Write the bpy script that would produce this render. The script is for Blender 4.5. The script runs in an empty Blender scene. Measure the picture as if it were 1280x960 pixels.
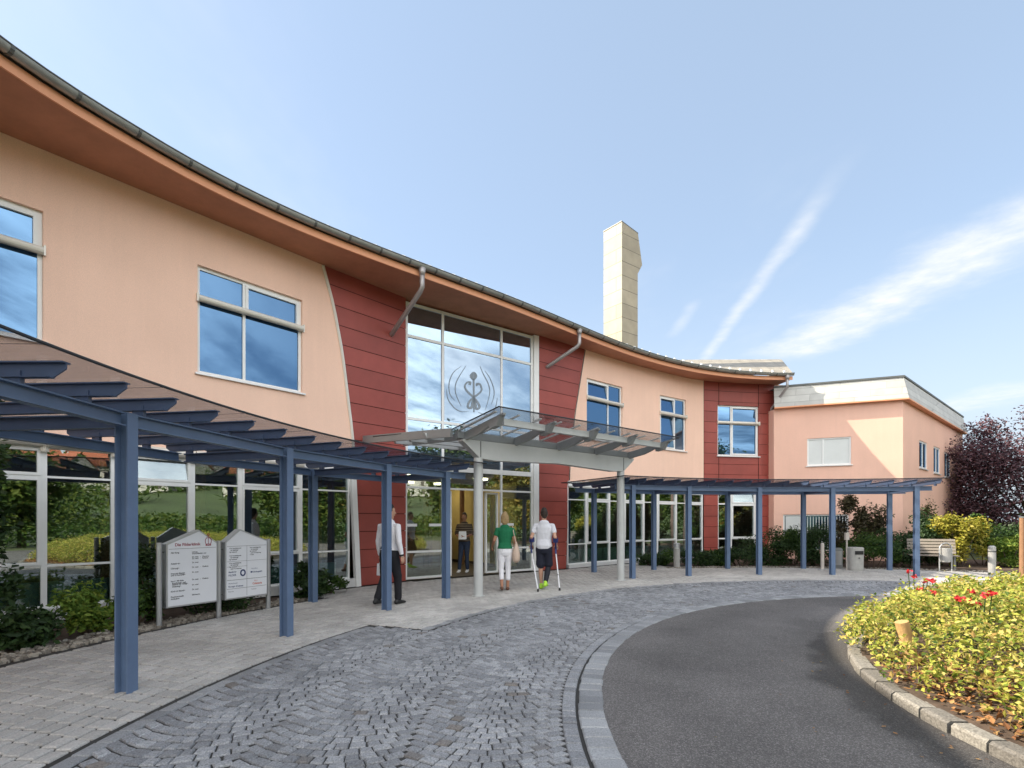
import bpy, math, random
import numpy as np
from mathutils import Vector, Matrix
random.seed(7); rng = np.random.default_rng(7)
scene = bpy.context.scene
COL = scene.collection
R = math.radians
F = 650.0; CX = 640.0; HY = 650.0; EYE = 1.55      # lens, horizon and eye height measured from the photograph
CC = (7.8, 3.5)                                     # centre of the round drive: paving, canopies and roof edge all curve round it

def pol(r, deg):
    return (CC[0] + r*math.cos(R(deg)), CC[1] + r*math.sin(R(deg)))
def G(px, py, z=0.0):
    d = (EYE - z)*F/(py - HY)
    return ((px-CX)*d/F, d)
def at(px, d):
    return ((px-CX)*d/F, d)
def zat(py, d):
    return EYE + (HY-py)*d/F

# ------------------------------------------------------------------ materials
def nodes(name):
    m = bpy.data.materials.new(name); m.use_nodes = True
    nt = m.node_tree; b = nt.nodes['Principled BSDF']
    return m, nt, b
def N(nt, t, **kw):
    n = nt.nodes.new(t)
    for k, v in kw.items(): setattr(n, k, v)
    return n
def L(nt, a, b): nt.links.new(a, b)
def rgba(c): return (c[0], c[1], c[2], 1)
def setspec(b, v): b.inputs['Specular IOR Level'].default_value = v

def mat(name, col, rough=0.5, metal=0.0, var=0.0, vscale=3.0, bump=0.0, bscale=60.0, island=0.0, spec=0.5, trans=0.0, stretch=None):
    """plain procedural paint / plaster / metal: base colour with two scales of unevenness, optional bump"""
    m, nt, b = nodes(name)
    b.inputs['Roughness'].default_value = rough
    b.inputs['Metallic'].default_value = metal
    setspec(b, spec)
    tc = N(nt, 'ShaderNodeTexCoord')
    vec = tc.outputs['Object']
    if stretch:
        mp = N(nt, 'ShaderNodeMapping'); mp.inputs['Scale'].default_value = stretch
        L(nt, vec, mp.inputs['Vector']); vec = mp.outputs['Vector']
    out = None
    if var > 0:
        nz = N(nt, 'ShaderNodeTexNoise'); nz.inputs['Scale'].default_value = vscale
        nz.inputs['Detail'].default_value = 6; nz.inputs['Roughness'].default_value = 0.65
        L(nt, vec, nz.inputs['Vector'])
        mr = N(nt, 'ShaderNodeMapRange'); mr.inputs['From Min'].default_value = 0.3; mr.inputs['From Max'].default_value = 0.7
        mr.inputs['To Min'].default_value = 1-var; mr.inputs['To Max'].default_value = 1+var
        L(nt, nz.outputs['Fac'], mr.inputs['Value'])
        out = mr.outputs['Result']
    if island > 0:
        ge = N(nt, 'ShaderNodeNewGeometry')
        m2 = N(nt, 'ShaderNodeMapRange'); m2.inputs['To Min'].default_value = 1-island; m2.inputs['To Max'].default_value = 1+island
        L(nt, ge.outputs['Random Per Island'], m2.inputs['Value'])
        if out is None: out = m2.outputs['Result']
        else:
            mu = N(nt, 'ShaderNodeMath', operation='MULTIPLY'); L(nt, out, mu.inputs[0]); L(nt, m2.outputs['Result'], mu.inputs[1]); out = mu.outputs[0]
    if out is not None:
        vm = N(nt, 'ShaderNodeVectorMath', operation='SCALE'); vm.inputs[0].default_value = col
        L(nt, out, vm.inputs['Scale']); L(nt, vm.outputs['Vector'], b.inputs['Base Color'])
    else:
        b.inputs['Base Color'].default_value = rgba(col)
    if bump > 0:
        nb = N(nt, 'ShaderNodeTexNoise'); nb.inputs['Scale'].default_value = bscale; nb.inputs['Detail'].default_value = 4
        L(nt, tc.outputs['Object'], nb.inputs['Vector'])
        bp = N(nt, 'ShaderNodeBump'); bp.inputs['Strength'].default_value = bump; bp.inputs['Distance'].default_value = 0.01
        L(nt, nb.outputs['Fac'], bp.inputs['Height']); L(nt, bp.outputs['Normal'], b.inputs['Normal'])
    return m

def leafmat(name, cols, trans=0.35, rough=0.55):
    """leaf: colour picked per leaf from a ramp, part of the light passes through"""
    m, nt, b = nodes(name)
    ge = N(nt, 'ShaderNodeNewGeometry')
    cr = N(nt, 'ShaderNodeValToRGB')
    el = cr.color_ramp.elements
    while len(el) < len(cols): el.new(0.5)
    for i, c in enumerate(cols):
        el[i].position = i/(len(cols)-1); el[i].color = rgba(c)
    L(nt, ge.outputs['Random Per Island'], cr.inputs['Fac'])
    L(nt, cr.outputs['Color'], b.inputs['Base Color'])
    b.inputs['Roughness'].default_value = rough; setspec(b, 0.35)
    tr = N(nt, 'ShaderNodeBsdfTranslucent'); L(nt, cr.outputs['Color'], tr.inputs['Color'])
    mx = N(nt, 'ShaderNodeMixShader'); mx.inputs['Fac'].default_value = trans
    L(nt, b.outputs['BSDF'], mx.inputs[1]); L(nt, tr.outputs['BSDF'], mx.inputs[2])
    L(nt, mx.outputs['Shader'], nt.nodes['Material Output'].inputs['Surface'])
    return m

def glass(name, tint, refl, base, see, ior=1.6, wav=0.004, wscale=1.2):
    """pane: Fresnel mirror over either a tinted see-through sheet (see=1) or a coated dark sheet (see=0)"""
    m, nt, b = nodes(name)
    nt.nodes.remove(b)
    gl = N(nt, 'ShaderNodeBsdfGlossy'); gl.inputs['Roughness'].default_value = 0.0; gl.inputs['Color'].default_value = rgba(tint)
    lw = N(nt, 'ShaderNodeLayerWeight'); lw.inputs['Blend'].default_value = 0.5
    fr = N(nt, 'ShaderNodeMath', operation='POWER'); L(nt, lw.outputs['Facing'], fr.inputs[0]); fr.inputs[1].default_value = 4.5
    fs = N(nt, 'ShaderNodeMath', operation='MULTIPLY'); L(nt, fr.outputs[0], fs.inputs[0]); fs.inputs[1].default_value = ior - 1.0
    ad = N(nt, 'ShaderNodeMath', operation='ADD', use_clamp=True); ad.inputs[1].default_value = refl
    L(nt, fs.outputs[0], ad.inputs[0])
    if wav > 0:
        tc = N(nt, 'ShaderNodeTexCoord'); nz = N(nt, 'ShaderNodeTexNoise'); nz.inputs['Scale'].default_value = wscale; nz.inputs['Detail'].default_value = 1
        L(nt, tc.outputs['Object'], nz.inputs['Vector'])
        bp = N(nt, 'ShaderNodeBump'); bp.inputs['Strength'].default_value = 1.0; bp.inputs['Distance'].default_value = wav
        L(nt, nz.outputs['Fac'], bp.inputs['Height']); L(nt, bp.outputs['Normal'], gl.inputs['Normal'])
    df = N(nt, 'ShaderNodeBsdfDiffuse'); df.inputs['Color'].default_value = rgba(base)
    tp = N(nt, 'ShaderNodeBsdfTransparent'); tp.inputs['Color'].default_value = rgba(base)
    mx = N(nt, 'ShaderNodeMixShader')
    L(nt, ad.outputs[0], mx.inputs['Fac'])
    L(nt, (tp if see else df).outputs['BSDF'], mx.inputs[1]); L(nt, gl.outputs['BSDF'], mx.inputs[2])
    L(nt, mx.outputs['Shader'], nt.nodes['Material Output'].inputs['Surface'])
    return m

def asphalt_mat():
    m, nt, b = nodes('asphalt')
    tc = N(nt, 'ShaderNodeTexCoord'); v = tc.outputs['Object']
    big = N(nt, 'ShaderNodeTexNoise'); big.inputs['Scale'].default_value = 0.7; big.inputs['Detail'].default_value = 5; L(nt, v, big.inputs['Vector'])
    vo = N(nt, 'ShaderNodeTexVoronoi'); vo.inputs['Scale'].default_value = 135; L(nt, v, vo.inputs['Vector'])
    fine = N(nt, 'ShaderNodeTexNoise'); fine.inputs['Scale'].default_value = 160; fine.inputs['Detail'].default_value = 3; L(nt, v, fine.inputs['Vector'])
    cr = N(nt, 'ShaderNodeValToRGB'); e = cr.color_ramp.elements
    e[0].position = 0.0; e[0].color = (0.090, 0.082, 0.077, 1); e[1].position = 1.0; e[1].color = (0.26, 0.242, 0.228, 1)
    x = e.new(0.72); x.color = (0.138, 0.127, 0.120, 1)
    sep = N(nt, 'ShaderNodeSeparateColor'); L(nt, vo.outputs['Color'], sep.inputs['Color'])
    L(nt, sep.outputs['Red'], cr.inputs['Fac'])
    mr = N(nt, 'ShaderNodeMapRange'); mr.inputs['From Min'].default_value = 0.35; mr.inputs['From Max'].default_value = 0.65; mr.inputs['To Min'].default_value = 0.76; mr.inputs['To Max'].default_value = 1.16
    L(nt, big.outputs['Fac'], mr.inputs['Value'])
    vm = N(nt, 'ShaderNodeVectorMath', operation='SCALE'); L(nt, cr.outputs['Color'], vm.inputs[0]); L(nt, mr.outputs['Result'], vm.inputs['Scale'])
    # a darker edge along the planted island: irregular, follows the kerb at its own radius
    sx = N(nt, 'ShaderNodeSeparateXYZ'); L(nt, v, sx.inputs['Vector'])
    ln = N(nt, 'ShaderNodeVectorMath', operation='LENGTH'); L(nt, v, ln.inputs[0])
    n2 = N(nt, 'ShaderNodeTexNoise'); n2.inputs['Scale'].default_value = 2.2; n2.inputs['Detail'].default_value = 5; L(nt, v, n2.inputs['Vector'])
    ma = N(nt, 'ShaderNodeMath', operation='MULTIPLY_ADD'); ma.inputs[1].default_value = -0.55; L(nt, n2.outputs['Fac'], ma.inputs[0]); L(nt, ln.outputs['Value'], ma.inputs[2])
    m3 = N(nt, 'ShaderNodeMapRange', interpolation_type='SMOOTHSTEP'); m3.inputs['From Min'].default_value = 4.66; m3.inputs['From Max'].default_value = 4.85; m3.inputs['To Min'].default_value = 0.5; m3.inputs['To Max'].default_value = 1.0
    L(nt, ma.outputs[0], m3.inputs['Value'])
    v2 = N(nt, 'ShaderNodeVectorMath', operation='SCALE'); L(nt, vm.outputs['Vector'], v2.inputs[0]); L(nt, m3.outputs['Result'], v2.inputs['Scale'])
    # two polished wheel tracks round the drive
    w1 = N(nt, 'ShaderNodeMath', operation='MULTIPLY_ADD'); w1.inputs[1].default_value = 0.5; L(nt, big.outputs['Fac'], w1.inputs[0]); L(nt, ln.outputs['Value'], w1.inputs[2])
    w2 = N(nt, 'ShaderNodeMath', operation='MULTIPLY'); w2.inputs[1].default_value = 4.4; L(nt, w1.outputs[0], w2.inputs[0])
    w3 = N(nt, 'ShaderNodeMath', operation='SINE'); L(nt, w2.outputs[0], w3.inputs[0])
    w4 = N(nt, 'ShaderNodeMath', operation='MULTIPLY_ADD'); w4.inputs[1].default_value = 0.07; w4.inputs[2].default_value = 1.0; L(nt, w3.outputs[0], w4.inputs[0])
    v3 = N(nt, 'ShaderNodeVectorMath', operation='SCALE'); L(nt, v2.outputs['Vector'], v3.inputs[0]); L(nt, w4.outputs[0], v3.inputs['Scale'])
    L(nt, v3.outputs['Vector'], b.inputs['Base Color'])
    b.inputs['Roughness'].default_value = 0.8; setspec(b, 0.35)
    bp = N(nt, 'ShaderNodeBump'); bp.inputs['Strength'].default_value = 0.8; bp.inputs['Distance'].default_value = 0.006
    L(nt, vo.outputs['Distance'], bp.inputs['Height']); L(nt, bp.outputs['Normal'], b.inputs['Normal'])
    return m

def stone_mat(name, c0, c1, rough=0.75, speck=0.25, bump=0.5, bscale=90, odd=None):
    """paving stone: tone per stone, fine grain speckle, broad grime"""
    m, nt, b = nodes(name)
    ge = N(nt, 'ShaderNodeNewGeometry'); tc = N(nt, 'ShaderNodeTexCoord')
    cr = N(nt, 'ShaderNodeValToRGB'); e = cr.color_ramp.elements; e[0].color = rgba(c0); e[1].color = rgba(c1)
    if odd is not None:      # the odd stone of another kind
        e[0].position = .010; x_ = e.new(.007); x_.color = rgba(odd)
    L(nt, ge.outputs['Random Per Island'], cr.inputs['Fac'])
    nz = N(nt, 'ShaderNodeTexNoise'); nz.inputs['Scale'].default_value = bscale; nz.inputs['Detail'].default_value = 4; L(nt, tc.outputs['Object'], nz.inputs['Vector'])
    gr = N(nt, 'ShaderNodeTexNoise'); gr.inputs['Scale'].default_value = 0.9; gr.inputs['Detail'].default_value = 6; L(nt, tc.outputs['Object'], gr.inputs['Vector'])
    a = N(nt, 'ShaderNodeMapRange'); a.inputs['From Min'].default_value = 0.3; a.inputs['From Max'].default_value = 0.7; a.inputs['To Min'].default_value = 1-speck; a.inputs['To Max'].default_value = 1+speck
    L(nt, nz.outputs['Fac'], a.inputs['Value'])
    g = N(nt, 'ShaderNodeMapRange'); g.inputs['From Min'].default_value = 0.3; g.inputs['From Max'].default_value = 0.7; g.inputs['To Min'].default_value = 0.8; g.inputs['To Max'].default_value = 1.15
    L(nt, gr.outputs['Fac'], g.inputs['Value'])
    mu = N(nt, 'ShaderNodeMath', operation='MULTIPLY'); L(nt, a.outputs['Result'], mu.inputs[0]); L(nt, g.outputs['Result'], mu.inputs[1])
    vm = N(nt, 'ShaderNodeVectorMath', operation='SCALE'); L(nt, cr.outputs['Color'], vm.inputs[0]); L(nt, mu.outputs[0], vm.inputs['Scale'])
    L(nt, vm.outputs['Vector'], b.inputs['Base Color'])
    b.inputs['Roughness'].default_value = rough; setspec(b, 0.4)
    bp = N(nt, 'ShaderNodeBump'); bp.inputs['Strength'].default_value = bump; bp.inputs['Distance'].default_value = 0.006
    L(nt, nz.outputs['Fac'], bp.inputs['Height']); L(nt, bp.outputs['Normal'], b.inputs['Normal'])
    return m

def emit(name, col, s):
    m, nt, b = nodes(name)
    b.inputs['Base Color'].default_value = rgba(col)
    b.inputs['Emission Color'].default_value = rgba(col); b.inputs['Emission Strength'].default_value = s
    return m

def slate_mat(name, col, wz, wu, mort=.35):
    """fibre-cement shingles / sheet panels: courses by height, joints along the wall"""
    m, nt, b = nodes(name)
    tc = N(nt, 'ShaderNodeTexCoord')
    sx = N(nt, 'ShaderNodeSeparateXYZ'); L(nt, tc.outputs['Object'], sx.inputs['Vector'])
    ad = N(nt, 'ShaderNodeMath', operation='SUBTRACT'); L(nt, sx.outputs['X'], ad.inputs[0]); L(nt, sx.outputs['Y'], ad.inputs[1])
    cb = N(nt, 'ShaderNodeCombineXYZ'); L(nt, ad.outputs[0], cb.inputs['X']); L(nt, sx.outputs['Z'], cb.inputs['Y'])
    br = N(nt, 'ShaderNodeTexBrick'); br.inputs['Scale'].default_value = 1.0
    br.inputs['Brick Width'].default_value = wu; br.inputs['Row Height'].default_value = wz
    br.inputs['Mortar Size'].default_value = 0.012; br.inputs['Mortar Smooth'].default_value = 0.1
    br.inputs['Color1'].default_value = rgba([c*0.88 for c in col]); br.inputs['Color2'].default_value = rgba([c*1.1 for c in col]); br.inputs['Mortar'].default_value = rgba([c*mort for c in col])
    L(nt, cb.outputs['Vector'], br.inputs['Vector'])
    nz = N(nt, 'ShaderNodeTexNoise'); nz.inputs['Scale'].default_value = 2.0; nz.inputs['Detail'].default_value = 6; L(nt, tc.outputs['Object'], nz.inputs['Vector'])
    mr = N(nt, 'ShaderNodeMapRange'); mr.inputs['From Min'].default_value = 0.3; mr.inputs['From Max'].default_value = 0.7; mr.inputs['To Min'].default_value = 0.88; mr.inputs['To Max'].default_value = 1.1; L(nt, nz.outputs['Fac'], mr.inputs['Value'])
    vm = N(nt, 'ShaderNodeVectorMath', operation='SCALE'); L(nt, br.outputs['Color'], vm.inputs[0]); L(nt, mr.outputs['Result'], vm.inputs['Scale'])
    L(nt, vm.outputs['Vector'], b.inputs['Base Color']); b.inputs['Roughness'].default_value = 0.6
    bp = N(nt, 'ShaderNodeBump'); bp.inputs['Strength'].default_value = 0.5; bp.inputs['Distance'].default_value = 0.01; bp.invert = True
    L(nt, br.outputs['Fac'], bp.inputs['Height']); L(nt, bp.outputs['Normal'], b.inputs['Normal'])
    return m

def wall_mat(name, col):
    """rough render (stucco) with faint vertical rain streaks"""
    m, nt, b = nodes(name)
    tc = N(nt, 'ShaderNodeTexCoord')
    n1 = N(nt, 'ShaderNodeTexNoise'); n1.inputs['Scale'].default_value = 0.8; n1.inputs['Detail'].default_value = 6; L(nt, tc.outputs['Object'], n1.inputs['Vector'])
    mp = N(nt, 'ShaderNodeMapping'); mp.inputs['Scale'].default_value = (5, 5, 0.35); L(nt, tc.outputs['Object'], mp.inputs['Vector'])
    n2 = N(nt, 'ShaderNodeTexNoise'); n2.inputs['Scale'].default_value = 1.6; n2.inputs['Detail'].default_value = 5; L(nt, mp.outputs['Vector'], n2.inputs['Vector'])
    n3 = N(nt, 'ShaderNodeTexNoise'); n3.inputs['Scale'].default_value = 110; n3.inputs['Detail'].default_value = 3; L(nt, tc.outputs['Object'], n3.inputs['Vector'])
    s = None
    for n, a in ((n1, 0.05), (n2, 0.018), (n3, 0.10)):
        mr = N(nt, 'ShaderNodeMapRange'); mr.inputs['From Min'].default_value = 0.3; mr.inputs['From Max'].default_value = 0.7; mr.inputs['To Min'].default_value = 1-a; mr.inputs['To Max'].default_value = 1+a*0.6
        L(nt, n.outputs['Fac'], mr.inputs['Value'])
        if s is None: s = mr.outputs['Result']
        else:
            mu = N(nt, 'ShaderNodeMath', operation='MULTIPLY'); L(nt, s, mu.inputs[0]); L(nt, mr.outputs['Result'], mu.inputs[1]); s = mu.outputs[0]
    vm = N(nt, 'ShaderNodeVectorMath', operation='SCALE'); vm.inputs[0].default_value = col; L(nt, s, vm.inputs['Scale'])
    L(nt, vm.outputs['Vector'], b.inputs['Base Color']); b.inputs['Roughness'].default_value = 0.9; setspec(b, 0.2)
    bp = N(nt, 'ShaderNodeBump'); bp.inputs['Strength'].default_value = 0.35; bp.inputs['Distance'].default_value = 0.008
    L(nt, n3.outputs['Fac'], bp.inputs['Height']); L(nt, bp.outputs['Normal'], b.inputs['Normal'])
    return m

M = {}
M['pink'] = wall_mat('pink_render', (0.93, 0.63, 0.485))
M['pink2'] = wall_mat('annex_render', (0.88, 0.55, 0.425))
M['red'] = mat('red_cladding', (0.31, 0.062, 0.046), 0.5, var=0.12, vscale=1.5, island=0.08)
M['dark_gap'] = mat('dark_joint', (0.03, 0.01, 0.01), 0.9)
M['white'] = mat('white_frame_paint', (0.82, 0.82, 0.80), 0.35, var=0.04, vscale=4)
M['sill'] = mat('sill_aluminium', (0.75, 0.75, 0.74), 0.35, metal=0.3, var=0.05)
M['blind'] = mat('blind_box_metal', (0.72, 0.68, 0.60), 0.35, metal=0.2, var=0.05)
M['soffit'] = mat('soffit_boards', (0.47, 0.21, 0.125), 0.7, var=0.14, vscale=2.0, stretch=(1, 1, 1), bump=0.15, bscale=30)
M['fascia'] = mat('fascia_paint', (0.80, 0.37, 0.20), 0.55, var=0.06, vscale=1)
M['zinc'] = mat('weathered_zinc', (0.34, 0.35, 0.33), 0.5, metal=0.55, var=0.18, vscale=3)
M['zinc_dark'] = mat('zinc_seam', (0.13, 0.135, 0.13), 0.55, metal=0.4)
M['pipe'] = mat('downpipe_metal', (0.40, 0.37, 0.36), 0.45, metal=0.5, var=0.12)
M['roof'] = slate_mat('roof_shingles', (0.30, 0.27, 0.22), 0.16, 0.5)
M['mansard'] = slate_mat('mansard_shingles', (0.50, 0.49, 0.455), 0.27, 1.3, 0.72)
M['chimney'] = slate_mat('chimney_panels', (0.36, 0.31, 0.225), 0.62, 2.6)
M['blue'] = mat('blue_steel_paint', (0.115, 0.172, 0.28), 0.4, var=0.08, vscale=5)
M['blue_shaded'] = mat('shaded_blue_steel_paint', (0.075, 0.11, 0.19), 0.4, var=0.08, vscale=5)  # shade on rafters and cross beams put into a darker blue
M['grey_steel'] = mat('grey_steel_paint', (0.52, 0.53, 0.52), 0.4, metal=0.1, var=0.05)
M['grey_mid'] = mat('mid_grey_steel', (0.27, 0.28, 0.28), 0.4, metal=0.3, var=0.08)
M['seal'] = mat('black_seal', (0.02, 0.022, 0.025), 0.5)
M['roof_glass'] = glass('canopy_glass', (0.9, 0.92, 0.95), 0.03, (0.75, 0.755, 0.765), 1, ior=1.35, wav=0.0)
M['coat'] = glass('coated_pane', (0.25, 0.46, 0.74), 0.36, (0.015, 0.03, 0.05), 0, ior=1.7, wav=0.0025, wscale=0.8)
M['coat_pale'] = glass('pale_coated_pane', (0.60, 0.78, 0.95), 0.48, (0.03, 0.035, 0.04), 0, ior=1.6, wav=0.002, wscale=0.6)
M['etched'] = glass('etched_pane', (0.58, 0.70, 0.82), 0.44, (0.16, 0.20, 0.25), 0, ior=1.6, wav=0.002, wscale=0.6)
M['pane'] = glass('clear_pane', (0.86, 0.94, 0.96), 0.27, (0.72, 0.78, 0.76), 1, ior=1.6, wav=0.004, wscale=0.9)
M['matt_pane'] = mat('frosted_pane', (0.66, 0.68, 0.66), 0.25, var=0.03)
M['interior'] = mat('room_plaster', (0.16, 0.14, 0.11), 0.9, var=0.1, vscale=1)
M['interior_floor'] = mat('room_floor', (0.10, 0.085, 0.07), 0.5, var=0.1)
M['lobby'] = mat('lobby_yellow_plaster', (0.66, 0.54, 0.22), 0.8, var=0.08, vscale=2)
M['wood_in'] = mat('lobby_wood', (0.36, 0.22, 0.09), 0.5, var=0.15, vscale=3)
M['teal'] = mat('radiator_cover_paint', (0.22, 0.34, 0.31), 0.5, var=0.05)
M['lobby_fill'] = emit('lobby_fill_glow', (1.0, 0.85, 0.55), 4.0)  # glow added to light the lobby
M['cobble'] = stone_mat('granite_setts', (0.185, 0.187, 0.195), (0.31, 0.312, 0.32), 0.75, 0.4, odd=(0.17, 0.152, 0.137))
M['kerbstone'] = stone_mat('granite_kerb', (0.12, 0.11, 0.098), (0.22, 0.205, 0.18), 0.85, 0.4, bump=0.8, bscale=60)
M['strip'] = stone_mat('granite_strip', (0.19, 0.192, 0.197), (0.32, 0.322, 0.325), 0.7, 0.25)
M['paver'] = stone_mat('concrete_pavers', (0.39, 0.37, 0.345), (0.49, 0.465, 0.435), 0.85, 0.2)
M['joint'] = mat('joint_sand', (0.035, 0.033, 0.03), 0.95, var=0.3, vscale=20)
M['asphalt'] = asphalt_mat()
M['soil'] = mat('bed_soil', (0.07, 0.045, 0.03), 0.95, var=0.4, vscale=9, bump=0.9, bscale=25)
M['earth'] = mat('lawn_earth', (0.075, 0.095, 0.035), 0.95, var=0.35, vscale=2, bump=0.6, bscale=15)
M['bark'] = mat('bark', (0.09, 0.065, 0.045), 0.9, var=0.3, vscale=8, bump=0.9, bscale=30)
M['log'] = mat('stake_wood', (0.40, 0.25, 0.10), 0.75, var=0.25, vscale=12, bump=0.4, bscale=40, stretch=(6, 6, 1))
M['wood_grey'] = mat('weathered_bench_wood', (0.22, 0.19, 0.16), 0.75, var=0.2, vscale=9, stretch=(1, 6, 6))
M['rust_post'] = mat('brown_post_wood', (0.23, 0.12, 0.06), 0.8, var=0.2, vscale=9)
M['pale_post'] = mat('pale_bollard_paint', (0.62, 0.56, 0.50), 0.6, var=0.08)
M['concrete'] = mat('grey_moulded_concrete', (0.42, 0.41, 0.385), 0.8, var=0.12, vscale=7, bump=0.3)
M['black'] = mat('black_plastic', (0.015, 0.015, 0.016), 0.5)
M['alu'] = mat('brushed_aluminium', (0.52, 0.53, 0.55), 0.35, metal=0.75, var=0.06)
M['signwhite'] = mat('sign_enamel', (0.80, 0.81, 0.84), 0.35, var=0.02)
M['ink'] = mat('black_lettering', (0.03, 0.03, 0.035), 0.6)
M['inkred'] = mat('dark_red_lettering', (0.32, 0.02, 0.05), 0.6)
M['inkblue'] = mat('dark_blue_lettering', (0.03, 0.05, 0.16), 0.6)
M['inkorange'] = mat('orange_red_lettering', (0.60, 0.10, 0.03), 0.6)
M['etch'] = mat('etched_grey_film', (0.25, 0.29, 0.33), 0.7)
M['decal'] = mat('white_door_decal', (0.8, 0.8, 0.8), 0.6)
M['leaf_dark'] = leafmat('dark_shrub_leaf', [(0.018, 0.04, 0.012), (0.03, 0.065, 0.018), (0.055, 0.10, 0.025)], 0.25)
M['leaf_mid'] = leafmat('mid_green_leaf', [(0.03, 0.07, 0.015), (0.055, 0.115, 0.02), (0.10, 0.17, 0.03)], 0.35)
M['leaf_lime'] = leafmat('lime_shrub_leaf', [(0.09, 0.17, 0.025), (0.16, 0.26, 0.04), (0.30, 0.36, 0.06)], 0.4)
M['leaf_bed'] = leafmat('rose_bed_leaf', [(0.05, 0.10, 0.02), (0.17, 0.23, 0.03), (0.33, 0.36, 0.05), (0.48, 0.45, 0.09), (0.60, 0.53, 0.16), (0.34, 0.21, 0.06)], 0.38)
M['leaf_yellow'] = leafmat('golden_shrub_leaf', [(0.22, 0.25, 0.03), (0.42, 0.38, 0.05), (0.5, 0.42, 0.09)], 0.4)
M['leaf_purple'] = leafmat('copper_leaf', [(0.035, 0.017, 0.024), (0.085, 0.038, 0.05), (0.20, 0.105, 0.115)], 0.2, rough=0.4)
M['leaf_bronze'] = leafmat('bronze_leaf', [(0.03, 0.035, 0.015), (0.06, 0.045, 0.022), (0.09, 0.08, 0.03)], 0.25)
M['leaf_litter'] = leafmat('dry_leaf_litter', [(0.12, 0.05, 0.02), (0.25, 0.11, 0.04), (0.36, 0.20, 0.08), (0.10, 0.09, 0.03)], 0.1, rough=0.8)
M['leaf_tree'] = leafmat('broadleaf_tree_leaf', [(0.03, 0.065, 0.012), (0.07, 0.12, 0.02), (0.15, 0.18, 0.035)], 0.35)
M['leaf_autumn'] = leafmat('yellowing_tree_leaf', [(0.08, 0.10, 0.02), (0.20, 0.18, 0.03), (0.34, 0.22, 0.05)], 0.35)
M['rose'] = leafmat('red_rose_petal', [(0.35, 0.008, 0.012), (0.55, 0.02, 0.02), (0.62, 0.05, 0.07)], 0.25)
M['pebble'] = stone_mat('bed_pebbles', (0.12, 0.10, 0.08), (0.40, 0.36, 0.30), 0.85, 0.2)
M['skin'] = mat('skin', (0.52, 0.29, 0.20), 0.55, var=0.05, vscale=8)
M['tan_skin'] = mat('tanned_skin', (0.42, 0.20, 0.12), 0.55, var=0.05, vscale=8)
M['hair_dark'] = mat('dark_brown_hair', (0.03, 0.018, 0.012), 0.6, var=0.4, vscale=40, bump=0.8, bscale=90)
M['hair_blonde'] = mat('blonde_hair', (0.36, 0.24, 0.11), 0.55, var=0.35, vscale=35, bump=0.9, bscale=80)
M['cloth_white'] = mat('white_cotton', (0.78, 0.77, 0.80), 0.9, var=0.04, vscale=6)
M['cloth_grey'] = mat('pale_grey_jersey', (0.66, 0.66, 0.70), 0.9, var=0.06, vscale=5)
M['cloth_black'] = mat('black_trouser_cloth', (0.012, 0.012, 0.016), 0.9)
M['cloth_navy'] = mat('navy_shorts_cloth', (0.012, 0.014, 0.028), 0.9)
M['cloth_green'] = mat('green_jersey', (0.008, 0.145, 0.06), 0.9, var=0.08, vscale=6)
M['jeans'] = mat('dark_denim', (0.03, 0.045, 0.085), 0.9, var=0.15, vscale=20)
M['beige'] = mat('beige_bag_leather', (0.56, 0.42, 0.33), 0.6, var=0.06)
M['neon'] = mat('neon_green_shoe', (0.42, 0.72, 0.05), 0.5)
M['brown_shoe'] = mat('brown_leather', (0.14, 0.06, 0.035), 0.5)
M['brace'] = mat('black_knee_brace', (0.012, 0.013, 0.02), 0.8)
M['crutch_blue'] = mat('dark_blue_plastic', (0.02, 0.028, 0.13), 0.45)
M['paper'] = mat('white_paper', (0.80, 0.80, 0.82), 0.8)
M['house_white'] = mat('house_render', (0.50, 0.47, 0.42), 0.9, var=0.05)
M['tile_red'] = mat('red_roof_tiles', (0.36, 0.11, 0.055), 0.8, var=0.2, vscale=3)
M['hill'] = mat('hill_meadow', (0.055, 0.08, 0.022), 0.95, var=0.4, vscale=0.15)

def stripe_mat():
    m, nt, b = nodes('brown_striped_shirt')
    tc = N(nt, 'ShaderNodeTexCoord'); sx = N(nt, 'ShaderNodeSeparateXYZ'); L(nt, tc.outputs['Object'], sx.inputs['Vector'])
    mu = N(nt, 'ShaderNodeMath', operation='MULTIPLY'); mu.inputs[1].default_value = 14; L(nt, sx.outputs['Z'], mu.inputs[0])
    fr = N(nt, 'ShaderNodeMath', operation='FRACT'); L(nt, mu.outputs[0], fr.inputs[0])
    gt = N(nt, 'ShaderNodeMath', operation='GREATER_THAN'); gt.inputs[1].default_value = 0.6; L(nt, fr.outputs[0], gt.inputs[0])
    mx = N(nt, 'ShaderNodeMix', data_type='RGBA'); mx.inputs['A'].default_value = (0.06, 0.045, 0.035, 1); mx.inputs['B'].default_value = (0.22, 0.17, 0.12, 1)
    L(nt, gt.outputs[0], mx.inputs['Factor']); L(nt, mx.outputs['Result'], b.inputs['Base Color']); b.inputs['Roughness'].default_value = 0.9
    return m
M['stripe'] = stripe_mat()

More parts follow.
